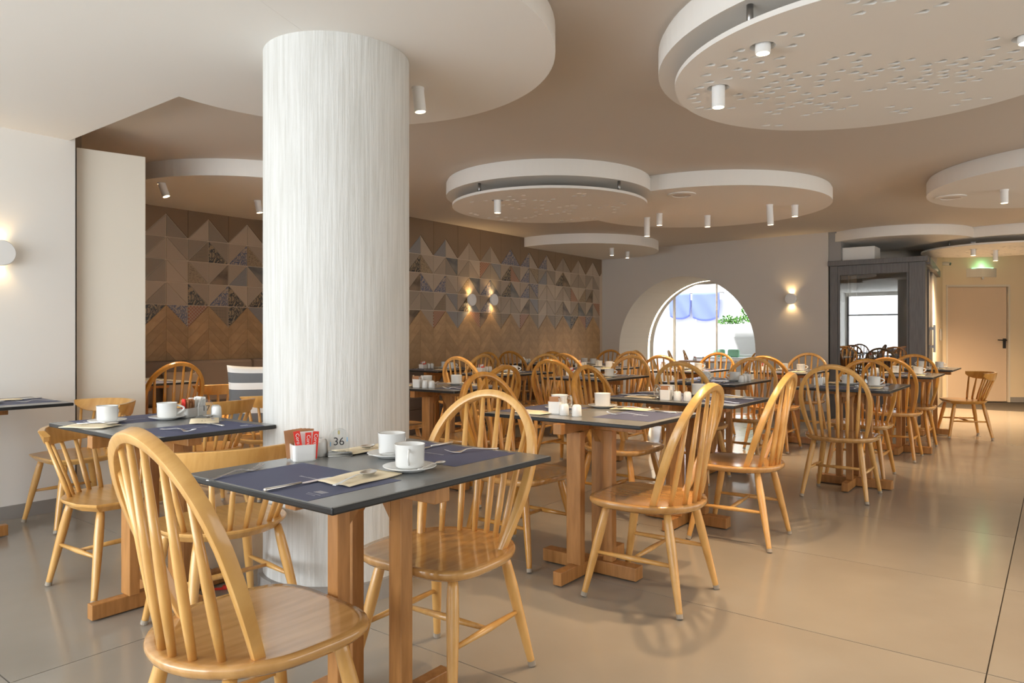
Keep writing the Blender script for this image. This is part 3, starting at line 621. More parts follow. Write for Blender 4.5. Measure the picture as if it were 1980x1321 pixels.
# ------------------------------------------------------------------ chairs
def hull(pts, r_in, z0, z1, bm, dish=0.0):
    """rounded slab from outline pts with softened edges and a slight dish"""
    n = len(pts); cx = sum(p[0] for p in pts) / n; cy = sum(p[1] for p in pts) / n
    def ring(k, z): return [bm.verts.new((cx + (x - cx) * k, cy + (y - cy) * k, z)) for x, y in pts]
    rs = [ring(0.93, z0), ring(0.985, z0 + (z1 - z0) * 0.35), ring(1.0, z0 + (z1 - z0) * 0.75), ring(0.985, z1), ring(0.9, z1 - dish * 0.2), ring(0.6, z1 - dish * 0.8), ring(0.3, z1 - dish)]
    for a, b in zip(rs, rs[1:]):
        for i in range(n): bm.faces.new((a[i], a[(i+1) % n], b[(i+1) % n], b[i]))
    bm.faces.new(rs[0][::-1]); bm.faces.new(rs[-1])
LEGR = [(0, .015), (.12, .0185), (.3, .0205), (.6, .0180), (.93, .0135), (1, .013)]
def legs(t, top, foot, zt, wood):
    P = []
    for sx, sy in ((-1, 1), (1, 1), (-1, -1), (1, -1)):
        a = Vector((sx * top[0], sy * top[1] + top[2], zt)); b = Vector((sx * foot[0], sy * foot[1] + foot[2], 0.004))
        bm = bmesh.new(); rod(bm, a, b, LEGR, n=12); lg = part('leg', bm, wood, t, smooth=True)
        d = (b - a).normalized(); bm = bmesh.new(); rod(bm, b - d * 0.018, b, [(0, .0143), (1, .0143)], n=12); part('foot_cap', bm, M['cap'], lg)
        P.append((a, b))
    def at(i, z): a, b = P[i]; k = (a.z - z) / (a.z - b.z); return a + (b - a) * k
    SR = [(0, .0075), (.5, .0125), (1, .0075)]
    mids = []
    for i, j in ((0, 2), (1, 3)):
        p, q = at(i, 0.20), at(j, 0.20); bm = bmesh.new(); rod(bm, p, q, SR, n=10); part('stretcher', bm, wood, t, smooth=True); mids.append((p + q) / 2)
    bm = bmesh.new(); rod(bm, mids[0], mids[1], SR, n=10); part('stretcher', bm, wood, t, smooth=True)
def hoop_chair(wood, seatm):
    t = empty('hoop_chair'); 
    pts = []
    for i in range(48):
        a = 2 * math.pi * i / 48; e = 2.05 if math.sin(a) < 0 else 3.9
        ca, sa_ = math.cos(a), math.sin(a)
        x = 0.243 * math.copysign(abs(ca) ** (2 / e), ca); y = (0.245 if sa_ < 0 else 0.238) * math.copysign(abs(sa_) ** (2 / e), sa_)
        pts.append((x, y))
    bm = bmesh.new(); hull(pts, 0, 0.408, 0.442, bm, dish=0.007); part('seat', bm, seatm, t, smooth=True)
    # bow: local u sideways, v up the leaning back plane
    def bp(u, v):
        return Vector((u, -0.088 - 0.385 * v, 0.432 + v * 0.995))
    def sb(u): return Vector((u, -0.213 + 3.7 * u * u, 0.428))
    out = []; H_ = 0.523; vb = 0.285
    for i in range(13): v = vb * i / 12; out.append((-(0.178 + 0.049 * math.sin(math.pi / 2 * v / vb)), v))
    for i in range(1, 24): a = math.pi - math.pi * i / 24; out.append((0.225 * math.cos(a), vb + (H_ - vb - 0.012) * math.sin(a)))
    for i in range(13): v = vb * (12 - i) / 12; out.append(((0.178 + 0.049 * math.sin(math.pi / 2 * v / vb)), v))
    P = [bp(u, v) for u, v in out]; n = len(P)
    bm = bmesh.new(); sweep(bm, P, rsec(0.028, 0.033, 0.17, 2), up=lambda i: (0, 1, 0.38), scale=lambda i: ((0.72 + 0.28 * min(1, min(i, n - 1 - i) / 8)), (0.85 + 0.15 * min(1, min(i, n - 1 - i) / 8))))
    part('back_bow', bm, wood, t, sharp=32)
    for k in range(6):
        ub = -0.132 + 0.0528 * k; ut = -0.178 + 0.0712 * k
        vt = vb + (H_ - vb - 0.012) * math.sqrt(max(0, 1 - (ut / 0.225) ** 2)) - 0.008
        bm = bmesh.new(); rod(bm, sb(ub), bp(ut, vt), [(0, .0095), (.25, .0125), (.45, .0125), (1, .0075)], n=10); part('spindle', bm, wood, t, smooth=True)
    legs(t, (0.150, 0.140, 0.0), (0.215, 0.225, 0.0), 0.415, wood)
    return t
def arm_chair(wood, seatm):
    t = empty('armchair')
    pts = []
    for i in range(25): a = math.pi + math.pi * i / 24; pts.append((0.245 * math.cos(a), -0.01 + 0.215 * math.sin(a)))
    pts += [(0.245, 0.10), (0.205, 0.195), (0.12, 0.212), (-0.12, 0.212), (-0.205, 0.195), (-0.245, 0.10)]
    bm = bmesh.new(); n = len(pts)
    rs = [[bm.verts.new((x * k, y * k, z)) for x, y in pts] for k, z in ((0.88, 0.402), (0.99, 0.428), (1.0, 0.436), (0.985, 0.44), (0.55, 0.434))]
    for a, b in zip(rs, rs[1:]):
        for i in range(n): bm.faces.new((a[i], a[(i+1) % n], b[(i+1) % n], b[i]))
    bm.faces.new(rs[0][::-1]); bm.faces.new(rs[-1]); part('seat', bm, seatm, t)
    # crest rail: bent band, tall at the back and thinning to the arm ends
    P = []; K = 36; rx, ry = 0.292, 0.268; AS, AW = 197.0, 146.0
    for i in range(K + 1):
        a = R(AS + AW * i / K); P.append(Vector((rx * math.cos(a), -0.02 + ry * math.sin(a), 0)))
    bm = bmesh.new(); rings = []
    for i, p in enumerate(P):
        u = abs(2 * i / K - 1); h = 0.060 * (1 - u ** 7) + 0.030; zt = 0.772 - 0.010 * u ** 2; thk = 0.024 + 0.006 * u ** 3
        nrm = Vector((math.cos(R(AS + AW * i / K)), math.sin(R(AS + AW * i / K)), 0)); lean = 0.018
        rings.append([bm.verts.new(p + nrm * (thk * s_ + (lean if top else 0)) + Vector((0, 0, (zt if top else zt - h) - e))) for s_, top, e in ((0.5, 1, .004), (0.35, 1, 0), (-0.35, 1, 0), (-0.5, 1, .004), (-0.5, 0, -.004), (-0.35, 0, 0), (0.35, 0, 0), (0.5, 0, -.004))])
    for a, b in zip(rings, rings[1:]):
        for j in range(8): bm.faces.new((a[j], a[(j+1) % 8], b[(j+1) % 8], b[j]))
    bm.faces.new(rings[0][::-1]); bm.faces.new(rings[-1]); part('crest_rail', bm, wood, t, sharp=32)
    for k in range(9):
        a = R(AS + 8 + (AW - 16) * k / 8); u = abs(2 * ((math.degrees(a) - AS) / AW) - 1)
        zt = 0.772 - 0.010 * u ** 2 - (0.060 * (1 - u ** 7) + 0.030) + 0.008
        tp = Vector((rx * math.cos(a), -0.02 + ry * math.sin(a), zt)); bt = Vector((0.205 * math.cos(a), -0.01 + 0.180 * math.sin(a), 0.43))
        bm = bmesh.new(); rod(bm, bt, tp, [(0, .0095), (.3, .012), (1, .0085)], n=10); part('spindle', bm, wood, t, smooth=True)
    legs(t, (0.16, 0.14, 0.0), (0.225, 0.215, 0.0), 0.408, wood)
    return t
protoA = hoop_chair(M['beech'], M['seatwood']); protoB = hoop_chair(M['beech2'], M['seatwood']); protoC = arm_chair(M['beech'], M['beech']); protoD = arm_chair(M['beech2'], M['beech2'])
used = set()
def chair(proto, x, y, face, label, group):
    """face = compass of the sitter in degrees from +X"""
    if id(proto) in used: o = copy_tree(proto)
    else: o = proto; used.add(id(proto))
    o.location = (x, y, 0); o.rotation_euler = (0, 0, R(face - 90)); o['label'] = label; o['category'] = 'chair'; o['group'] = group
    return o
G1, G2 = 'hoop-back wooden chairs', 'low-back wooden armchairs'
hc = [  # hoop chairs: proto, x, y, facing, label
 (protoA, 1.014, 1.592, -3, 'nearest pale hoop-back chair in the left foreground at table 36'),
 (protoA, 1.78, 1.662, 184, 'pale hoop-back chair on the far side of table 36'),
 (protoA, 2.92, 1.455, 92, 'golden hoop-back chair pulled up to the first table right of table 36, seen side-on'),
 (protoB, 3.02, 2.26, 268, 'amber hoop-back chair behind the first table right of table 36'),
 (protoA, 4.04, 1.455, 93, 'hoop-back chair at the near end of the second table right of table 36'),
 (protoB, 4.13, 2.27, 269, 'amber hoop-back chair behind the second table right of table 36'),
 (protoA, 5.545, 1.25, 0, 'hoop-back chair seen squarely from behind at the foremost aisle table'),
 (protoB, 6.42, 1.30, 180, 'hoop-back chair on the far side of the foremost aisle table'),
 (protoB, 7.56, 1.25, 0, 'hoop-back chair at the near side of the middle aisle table'),
 (protoB, 8.33, 1.22, 180, 'hoop-back chair at the far side of the middle aisle table'),
 (protoA, 5.45, 2.34, 0, 'hoop-back chair on the left of the table before the grey wall, nearer row'),
 (protoA, 6.25, 2.22, 180, 'hoop-back chair on the right of the table before the grey wall, nearer row'),
 (protoB, 7.36, 2.31, 0, 'bright amber hoop-back chair, left at the farther table before the grey wall'),
 (protoA, 8.29, 2.28, 180, 'hoop-back chair against the grey wall, right at the farther table'),
 (protoB, 3.86, 3.30, 90, 'amber hoop-back chair at the near end of the table just right of the column'),
 (protoB, 3.36, 3.70, 0, 'amber hoop-back chair half hidden behind the right side of the column'),
 (protoB, 3.98, 4.30, 270, 'hoop-back chair behind the table just right of the column'),
 (protoB, 5.30, 3.45, 0, 'amber hoop-back chair on the left of the first table before the archway'),
 (protoA, 6.16, 3.42, 180, 'hoop-back chair on the right of the first table before the archway'),
 (protoA, 5.39, 4.60, 0, 'hoop-back chair on the left of the table below the twin wall lamps'),
 (protoA, 6.15, 4.46, 180, 'hoop-back chair on the right of the table below the twin wall lamps'),
 (protoA, 5.90, 5.20, 90, 'dull hoop-back chair at the near side of the table nearest the mosaic wall'),
 (protoB, 6.40, 5.50, 180, 'shiny amber hoop-back chair right of the table nearest the mosaic wall'),
 (protoA, 7.02, 4.45, 0, 'hoop-back chair on the left of the second table before the archway'),
 (protoA, 7.77, 4.29, 180, 'hoop-back chair on the right of the second table before the archway'),
 (protoB, 7.75, 5.10, 0, 'amber hoop-back chair on the left of the third table before the archway'),
 (protoB, 8.51, 5.0, 180, 'amber hoop-back chair on the right of the third table before the archway'),
 (protoB, 7.62, 5.68, 0, 'amber hoop-back chair left of the farthest table by the mosaic wall'),
 (protoA, 8.62, 4.25, 270, 'hoop-back chair alone in front of the left jamb of the archway'),
 (protoA, 6.95, 3.22, 0, 'hoop-back chair left of the table in front of the archway'),
 (protoB, 7.85, 3.18, 180, 'hoop-back chair right of the table in front of the archway'),
 (protoB, 2.76, 5.62, 92, 'amber hoop-back chair in the alcove at the table marked 2'),
 (protoB, 14.25, 6.80, -62, 'leftmost small hoop-back chair on the terrace through the archway'),
 (protoB, 15.35, 6.90, -58, 'second small hoop-back chair from the left on the terrace'),
 (protoB, 16.1, 6.86, -60, 'third small hoop-back chair from the left on the terrace'),
 (protoB, 14.55, 5.16, 128, 'small hoop-back chair on the terrace, left of the right-hand three'),
 (protoB, 15.25, 5.24, 124, 'small hoop-back chair on the terrace, middle of the right-hand three'),
 (protoB, 15.9, 5.22, 125, 'small hoop-back chair on the terrace beside the right jamb'),
]
for a in hc:
    o = chair(*a, G1)
    if a[1] > 13: o.location.z = -0.14
ac = [
 (protoC, 1.535, 3.50, 273, 'pale low-back armchair pushed in at the far end of the table left of the column'),
 (protoC, 1.87, 4.86, 182, 'pale low-back armchair by the left wall beside the cream panel'),
 (protoC, 1.56, 2.665, 84, 'pale low-back armchair just left of the column, behind table 36'),
 (protoC, 2.47, 4.47, 82, 'pale low-back armchair behind the table left of the column'),
 (protoC, 3.07, 4.58, 86, 'low-back armchair beside the column carrying the striped cushion'),
 (protoC, 3.42, 5.90, 90, 'low-back armchair in the alcove behind the striped cushion'),
 (protoD, 9.60, 0.86, 112, 'amber low-back armchair by the right aisle in front of the door'),
]
for a in ac:
    o = chair(*a, G2)
    if 'pushed in' in a[4] or 'just left' in a[4] or 'aisle' in a[4]: o.scale.z = 0.962

# ------------------------------------------------------------------ tables
def table_base(t, orient='X'):
    def bar(name, *a):
        bm = bmesh.new(); box(bm, *a, bev=0.003); part(name, bm, M['oak'], t)
    bar('foot_bar', -0.30, 0.30, -0.023, 0.023, 0.006, 0.068); bar('cross_foot_bar', -0.035, 0.035, -0.265, -0.0235, 0.006, 0.068); bar('cross_foot_bar', -0.035, 0.035, 0.0235, 0.265, 0.006, 0.068)
    zb = TT - 0.019
    bar('top_bar', -0.30, 0.30, -0.023, 0.023, zb - 0.05, zb); bar('cross_top_bar', -0.03, 0.03, -0.265, -0.0235, zb - 0.05, zb); bar('cross_top_bar', -0.03, 0.03, 0.0235, 0.265, zb - 0.05, zb)
    for x, y in ((-0.14, 0), (0.09, 0), (0, -0.105), (0, 0.105)):
        hx, hy = (0.0225, 0.0225) if orient == 'X' else (0.0215, 0.039 if y == 0 else 0.026)
        bar('post', x - hx, x + hx, y - hy, y + hy, 0.0685, zb - 0.0505)
    for s_ in (-1, 1):
        bm = bmesh.new(); Mx = Matrix.Rotation(R(90), 4, 'X'); ox2, ox3 = (0, 0) if s_ < 0 else (-0.05, -0.02)
        prism(bm, [(s_ * 0.117 + ox2, zb - 0.051), (s_ * 0.045 + ox3, zb - 0.051), (s_ * 0.117 + ox2, zb - 0.125)], -0.018, 0.018, M=Mx); part('bracket', bm, M['oak'], t)
        bm = bmesh.new(); Mx = Matrix.Rotation(R(90), 4, 'Z') @ Matrix.Rotation(R(90), 4, 'X')
        prism(bm, [(s_ * 0.078, zb - 0.051), (s_ * 0.024, zb - 0.051), (s_ * 0.078, zb - 0.125)], -0.018, 0.018, M=Mx); part('bracket', bm, M['oak'], t)
def tabletop(t, lx, ly, dx, dy):
    bm = bmesh.new(); box(bm, dx - lx/2, dx + lx/2, dy - ly/2, dy + ly/2, TT - 0.019, TT, bev=0.005)
    o = part('tabletop', bm, [M['top'], M['topedge']], t)
    for p in o.data.polygons:
        if abs(p.normal.z) < 0.9: p.material_index = 1
base_proto = {}
def table(x, y, orient, label, lx=0.875, ly=0.65, dx=0, dy=0):
    t = empty('dining_table')
    if orient not in base_proto:
        table_base(t, orient); base_proto[orient] = list(t.children)
    else:
        for ch in base_proto[orient]:
            c_ = ch.copy(); C.objects.link(c_); c_.parent = t
    t.location = (x, y, 0)
    if orient == 'Y': lx, ly = ly, lx
    tabletop(t, lx, ly, dx, dy)
    tag(t, label=label, cat='table', group='black-topped oak pedestal tables'); return t
# --- tableware prototypes
def cup_me():
    bm = bmesh.new(); lathe(bm, [(0.001, 0.004), (0.036, 0.004), (0.041, 0.010), (0.043, 0.070), (0.0445, 0.072), (0.041, 0.071), (0.038, 0.012), (0.001, 0.009)], n=40, cap=False); return bm
def make_cup():
    t = empty('coffee_cup'); part('bowl', cup_me(), M['china'], t, smooth=True)
    bm = bmesh.new(); P = [(0.042 + 0.030 * math.sin(math.pi * i / 10), 0, 0.059 - 0.040 * i / 10 + 0.004 * math.sin(math.pi * i / 10)) for i in range(11)]
    sweep(bm, P, [(0.0045 * math.cos(2*math.pi*j/8), 0.003 * math.sin(2*math.pi*j/8)) for j in range(8)], up=lambda i: (0, 1, 0)); part('handle', bm, M['china'], t, smooth=True); return t
def make_saucer():
    bm = bmesh.new(); lathe(bm, [(0.001, 0.001), (0.043, 0.001), (0.047, 0.005), (0.076, 0.014), (0.0775, 0.0165), (0.075, 0.017), (0.05, 0.009), (0.035, 0.0065), (0.001, 0.0065)], n=48, cap=False)
    return part('saucer', bm, M['china'], smooth=True)
def ribbon(pts, wid, th=0.0016):
    """thin metal strip with varying width: pts = (x, y, z), wid per point"""
    bm = bmesh.new(); rg_ = []
    for (x, y, z), w_ in zip(pts, wid):
        rg_.append([bm.verts.new((x, y + s_ * w_ / 2, z + e)) for s_, e in ((-1, 0), (1, 0), (1, th), (-1, th))])
    for a, b in zip(rg_, rg_[1:]):
        for j in range(4): bm.faces.new((a[j], a[(j+1) % 4], b[(j+1) % 4], b[j]))
    bm.faces.new(rg_[0][::-1]); bm.faces.new(rg_[-1]); return bm
def make_fork():
    t = empty('fork'); X = [0, .02, .06, .10, .125, .14, .15, .158]; Z = [0.002, .002, .006, .011, .010, .005, .003, .0025]; W = [.009, .010, .007, .0055, .006, .012, .021, .023]
    bm = ribbon([(x, 0, z) for x, z in zip(X, Z)], W); part('handle', bm, M['steel'], t, smooth=False)
    for k in range(4):
        y = -0.009 + 0.006 * k; bm = ribbon([(.157, y, .0025), (.175, y, .004), (.192, y * .95, .009), (.203, y * .9, .014)], [.0036, .0032, .003, .0015]); part('tine', bm, M['steel'], t)
    return t
def make_knife():
    t = empty('knife'); bm = bmesh.new(); sweep(bm, [(0, 0, .006), (.004, 0, .006), (.05, 0, .0055), (.11, 0, .0055)], [(0.0065 * math.cos(2*math.pi*j/10), 0.0045 * math.sin(2*math.pi*j/10)) for j in range(10)], up=lambda i: (0, 0, 1), scale=lambda i: [(.7, .7), (1, 1), (.85, .85), (.75, .75)][i])
    part('handle', bm, M['steel'], t, smooth=True)
    bm = ribbon([(.108, 0, .004), (.13, .001, .003), (.18, .001, .003), (.205, .0, .003), (.218, -.004, .003)], [.007, .016, .018, .014, .002], .0012); part('blade', bm, M['steel'], t); return t
def make_spoon(s_=1.0, name='table_spoon'):
    t = empty(name); X = [0, .02, .06, .10, .13]; bm = ribbon([(x * s_, 0, z) for x, z in zip(X, (.003, .003, .007, .010, .008))], [w_ * s_ for w_ in (.010, .011, .007, .005, .006)]); part('handle', bm, M['steel'], t)
    bm = bmesh.new(); n = 20; rs = []
    for k, z in ((1.0, .009), (.95, .0085), (.75, .004), (.4, .0018), (.05, .001)):
        rs.append([bm.verts.new((s_ * (.158 + .031 * k * math.cos(2*math.pi*i/n)), s_ * (.0205 * k * math.sin(2*math.pi*i/n) * (1 + .12 * math.cos(2*math.pi*i/n))), z)) for i in range(n)])
    for a, b in zip(rs, rs[1:]):
        for i in range(n): bm.faces.new((a[i], a[(i+1) % n], b[(i+1) % n], b[i]))
    o = part('spoon_bowl', bm, M['steel'], t, smooth=True); sm = o.modifiers.new('s', 'SOLIDIFY'); sm.thickness = 0.0012; return t
def text_me(s, size, ext=0.0002):
    cu = bpy.data.curves.new('t', 'FONT'); cu.body = s; cu.size = size; cu.extrude = ext; cu.align_x = 'CENTER'; cu.align_y = 'CENTER'; cu.resolution_u = 3
    o = bpy.data.objects.new('t', cu); C.objects.link(o); dg = bpy.context.evaluated_depsgraph_get(); me = bpy.data.meshes.new_from_object(o.evaluated_get(dg)); C.objects.unlink(o); bpy.data.objects.remove(o); return me
def squiggle(bm, x, y, L_, h, n, rg_, vert=False):
    """a line of illegible fine script as raised strokes"""
    for i in range(n):
        u = -L_ / 2 + L_ * i / n; a = rg_.uniform(0.3, 1) * h; w_ = L_ / n * 0.55
        if vert: box(bm, x - a / 2, x + a / 2, y + u, y + u + w_, 0.0006, 0.0008)
        else: box(bm, x + u, x + u + w_, y - a / 2, y + a / 2, 0.0006, 0.0008)
def make_mat():
    t = empty('placemat'); part('sheet', boxm(-0.15, 0.15, -0.215, 0.215, 0.0, 0.0005), M['mat'], t)
    r_ = random.Random(2); bm = bmesh.new(); squiggle(bm, 0.02, 0.0, 0.10, 0.008, 16, r_, True); part('script_line', bm, M['print'], t, label='fine white script')
    bm = bmesh.new(); squiggle(bm, -0.095, -0.165, 0.05, 0.004, 9, r_, True); squiggle(bm, -0.105, -0.165, 0.035, 0.003, 8, r_, True)
    for i in range(7):
        for j in range(4): box(bm, -0.082 + .005 * j, -0.082 + .005 * j + .0035, -0.18 + .005 * i - .001 * j, -0.18 + .005 * i + .003 - .001 * j, .0006, .0008)
    part('emblem', bm, M['print'], t, label='white leaf-like emblem with small lines of text'); return t
def make_napkin():
    t = empty('napkin'); bm = bmesh.new(); nx, ny = 10, 4; g_ = []
    for i in range(nx + 1):
        row = []
        for j in range(ny + 1):
            x = -0.10 + 0.20 * i / nx; y = -0.06 + 0.12 * j / ny
            if i == 0: x += 0.006 * math.sin(j * 2.1)
            row.append(bm.verts.new((x, y, 0.0022 + 0.0012 * math.sin(i * .7 + j) + (0.002 if j > 2 else 0))))
        g_.append(row)
    for i in range(nx):
        for j in range(ny): bm.faces.new((g_[i][j], g_[i+1][j], g_[i+1][j+1], g_[i][j+1]))
    o = part('sheet', bm, M['napkin'], t, smooth=True); sm = o.modifiers.new('s', 'SOLIDIFY'); sm.thickness = 0.0022
    bm = bmesh.new(); r_ = random.Random(4); squiggle(bm, -0.03, 0.01, 0.035, 0.005, 8, r_); squiggle(bm, -0.03, -0.003, 0.025, 0.003, 7, r_); me = mesh_of(bm); o = link('print', me, M['ink'], t, loc=(0, 0, 0.006), label='small brown printed mark'); return t
def openbox(bm, sx, sy, h, th=0.004, taper=0.06):
    def rr(k, z, ins=0): return [bm.verts.new(((x * (1 + k) - math.copysign(ins, x)), (y * (1 + k) - math.copysign(ins, y)), z)) for x, y in rsec_box(sx, sy)]
    rs = [rr(-0.06, 0), rr(0, 0.004), rr(taper, h), rr(taper, h, th), rr(0, 0.006, th)]
    n = len(rs[0])
    for a, b in zip(rs, rs[1:]):
        for i in range(n): bm.faces.new((a[i], a[(i+1) % n], b[(i+1) % n], b[i]))
    bm.faces.new(rs[0][::-1]); bm.faces.new(rs[-1])
def rsec_box(sx, sy): return rsec(sx, sy, 0.16, 4)
def make_caddy(sx, sy, h, kind):
    t = empty('sachet_box'); bm = bmesh.new(); openbox(bm, sx, sy, h); part('pot', bm, M['china'], t, smooth=False)
    r_ = random.Random(9)
    def sach(name, x, y, w_, hh, m, rx=0, ry=0, rz=0, txt=None, label=None):
        bm = bmesh.new(); box(bm, -w_/2, w_/2, -0.0015, 0.0015, 0, hh); o = part(name, bm, m, t, label=label); o.location = (x, y, 0.007); o.rotation_euler = (rx, ry, rz)
        if txt:
            me = text_me(txt, 0.0155); l_ = link('lettering', me, M['white'], o, label='white lettering running down'); l_.location = (0, -0.0019, hh - 0.024); l_.rotation_euler = (R(90), R(90), 0)
        return o
    if kind == 'mixed':
        for k in range(4): sach('white_sachet', 0.012 * (k % 2), -0.018 + 0.009 * k, 0.052, 0.082, M['white'], rx=R(-4 + 3 * k), rz=R(3 * k), label='white paper sachet' if k == 0 else None)
        sach('red_sachet', -0.012, -0.029, 0.020, 0.090, M['red'], ry=R(-9), rx=R(3), txt='Coro', label='red sugar sachet'); sach('red_sachet', 0.010, -0.0285, 0.018, 0.082, M['red'], rx=R(2), txt='Coro', label='red sugar sachet'); sach('red_sachet', 0.027, -0.030, 0.018, 0.085, M['red'], rx=R(3), ry=R(4), txt='Coro', label='red sugar sachet')
        for k in range(4): sach('brown_sachet', -0.018 + 0.008 * k, 0.02 + 0.004 * k, 0.055, 0.088, M['brown'], rx=R(2 * k), ry=R(-6 + 3 * k), label='brown sugar sachet')
    elif kind == 'long':
        n = 26
        for k in range(n):
            x = -sx * .44 + sx * .88 * k / (n - 1); m_ = M['red'] if k < 3 else (M['brown'] if k < 12 else M['white'])
            sach('sachet', x, 0, 0.02 if k < 3 else 0.045, 0.066 + r_.uniform(-.008, .018), m_, rz=R(90 + r_.uniform(-14, 14)), ry=r_.uniform(-.12, .12))
    else:
        for k in range(6): sach('sachet', r_.uniform(-.008, .008), -sy * .3 + sy * .6 * k / 5, sx * .72, 0.07 + r_.uniform(0, .012), (M['white'], M['white'], M['brown'])[k % 3] if kind == 'white' else (M['red'], M['white'], M['brown'])[k % 3], rx=R(r_.uniform(-5, 5)), ry=R(r_.uniform(-5, 5)))
    return t
def make_shaker():
    t = empty('shaker'); bm = bmesh.new(); lathe(bm, [(0.001, 0), (0.022, 0), (0.024, 0.003), (0.022, 0.045), (0.019, 0.053), (0.012, 0.057), (0.001, 0.058)], n=28, cap=False); part('body', bm, M['china'], t, smooth=True)
    bm = bmesh.new()
    for a in range(5): lathe(bm, [(0.0012, 0.0575), (0.0012, 0.0583)], n=6, c=(0.004 * math.cos(a * 1.256), 0.004 * math.sin(a * 1.256)))
    part('holes', bm, M['black'], t); return t
def make_number(txt):
    t = empty('table_number'); pts = [(-0.033, 0.012)] + [(0.033 * math.cos(R(180 - 180 * i / 20)), 0.056 + 0.033 * math.sin(R(180 - 180 * i / 20))) for i in range(21)] + [(0.033, 0.012)]
    bm = bmesh.new(); prism(bm, pts, -0.005, 0.005, M=Matrix.Rotation(R(90), 4, 'X')); part('plaque', bm, M['acryl'], t)
    part('base', boxm(-0.042, 0.042, -0.014, 0.014, 0.0, 0.012, bev=0.002), M['acryl'], t)
    me = text_me(txt, 0.036 if len(txt) > 1 else 0.045); o = link('digits', me, M['black'] if txt != '2' else M['white'], t, label='number ' + txt); o.location = (0.0, -0.0056, 0.047); o.rotation_euler = (R(90), 0, 0)
    if txt == '36':
        bm = bmesh.new(); lathe(bm, [(0.0035, 0), (0.0035, 0.0004)], n=12, M=Matrix.Translation((0, -0.0055, 0.077)) @ Matrix.Rotation(R(90), 4, 'X') @ Matrix.Scale(2.0, 4, (0, 1, 0))); part('gold_mark', bm, M['gold'], t, label='small gold mark')
        for x, z in ((-0.026, 0.040), (0.026, 0.054)):
            part('blue_mark', boxm(x - 0.0015, x + 0.0015, -0.0058, -0.0054, z - 0.007, z + 0.007), M['blue'], t, label='small blue mark')
        bm = bmesh.new(); r_ = random.Random(6)
        for i in range(14): box(bm, -0.022 + 0.0032 * i, -0.0202 + 0.0032 * i, -0.0058, -0.0054, 0.0155, 0.0155 + r_.uniform(.001, .003))
        part('small_print', bm, M['black'], t)
    return t
PROT = {}
def put(kind, maker, x, y, z, rz, label, cat, group):
    if kind not in PROT: o = maker(); PROT[kind] = o
    else: o = copy_tree(PROT[kind])
    o.location = (x, y, z); o.rotation_euler = (0, 0, rz); o['label'] = label; o['category'] = cat; o['group'] = group; return o

def ware(tx, ty, ang, desc, items):
    """lay a table; items in table-local metres, sitter A at -x facing +x"""
    ca, sa_ = math.cos(R(ang)), math.sin(R(ang))
    def W(x, y): return tx + x * ca - y * sa_, ty + x * sa_ + y * ca
    cnt = {}
    for it in items: cnt.setdefault(it[0], []).append(it)
    for kind, lst in cnt.items():
        ds = sorted([(W(i[1], i[2])[0] * CC + W(i[1], i[2])[1] * SS) for i in lst])
        for it in lst:
            _, x, y, a = it[:4]; X, Y = W(x, y); d = X * CC + Y * SS
            side = '' if len(lst) == 1 else (('nearer ' if d <= ds[0] + 1e-6 else 'farther ') if len(lst) == 2 else '')
            rz = R(ang + a); z = TT + 0.0002
            if kind == 'mat': put('mat', make_mat, X, Y, z, rz, f'{side}navy paper placemat on the {desc}', 'placemat', 'navy placemats')
            elif kind == 'cup': put('cup', make_cup, X, Y, z + 0.0066, rz, f'{side}white coffee cup on the {desc}', 'cup', 'white coffee cups')
            elif kind == 'saucer': put('saucer', make_saucer, X, Y, z, rz, f'{side}white saucer on the {desc}', 'saucer', 'white saucers')
            elif kind == 'teaspoon': put('teaspoon', lambda: make_spoon(0.62, 'teaspoon'), X, Y, z + 0.0115, rz, f'{side}teaspoon lying on a saucer, {desc}', 'spoon', 'teaspoons')
            elif kind == 'fork': put('fork', make_fork, X, Y, z + 0.0006, rz, f'{side}steel fork on the {desc}', 'fork', 'steel forks')
            elif kind == 'knife': put('knife', make_knife, X, Y, z + 0.0006, rz, f'{side}steel knife on the {desc}', 'knife', 'steel knives')
            elif kind == 'napkin': put('napkin', make_napkin, X, Y, z + 0.0012, rz, f'{side}cream paper napkin on the {desc}', 'napkin', 'cream paper napkins')
            elif kind == 'spoon': put('spoon', make_spoon, X, Y, z + 0.0085, rz, f'{side}steel tablespoon on a napkin, {desc}', 'spoon', 'steel tablespoons')
            elif kind == 'shaker': put('shaker', make_shaker, X, Y, z, rz, f'{side}small white shaker on the {desc}', 'shaker', 'white shakers')
            elif kind == 'box_mixed': put('bm', lambda: make_caddy(0.07, 0.07, 0.052, 'mixed'), X, Y, z, rz, f'white pot with red, white and brown sachets on the {desc}', 'sachet pot', 'white sachet pots')
            elif kind == 'box_long': put('bl', lambda: make_caddy(0.15, 0.06, 0.045, 'long'), X, Y, z, rz, f'long white box full of sachets on the {desc}', 'sachet box', 'white sachet pots')
            elif kind == 'box_white': put('bw', lambda: make_caddy(0.062, 0.062, 0.062, 'white'), X, Y, z, rz, f'square white pot with pale sachets on the {desc}', 'sachet pot', 'white sachet pots')
            elif kind == 'box_red': put('br', lambda: make_caddy(0.09, 0.06, 0.05, 'red'), X, Y, z, rz, f'white pot with red-topped sachets on the {desc}', 'sachet pot', 'white sachet pots')
            elif kind.startswith('num'): put(kind, lambda: make_number(kind[3:]), X, Y, z, rz, f'clear arched stand with number {kind[3:]} on the {desc}' if kind[3:] != ' ' else f'clear arched table number stand on the {desc}', 'sign', 'table number stands')
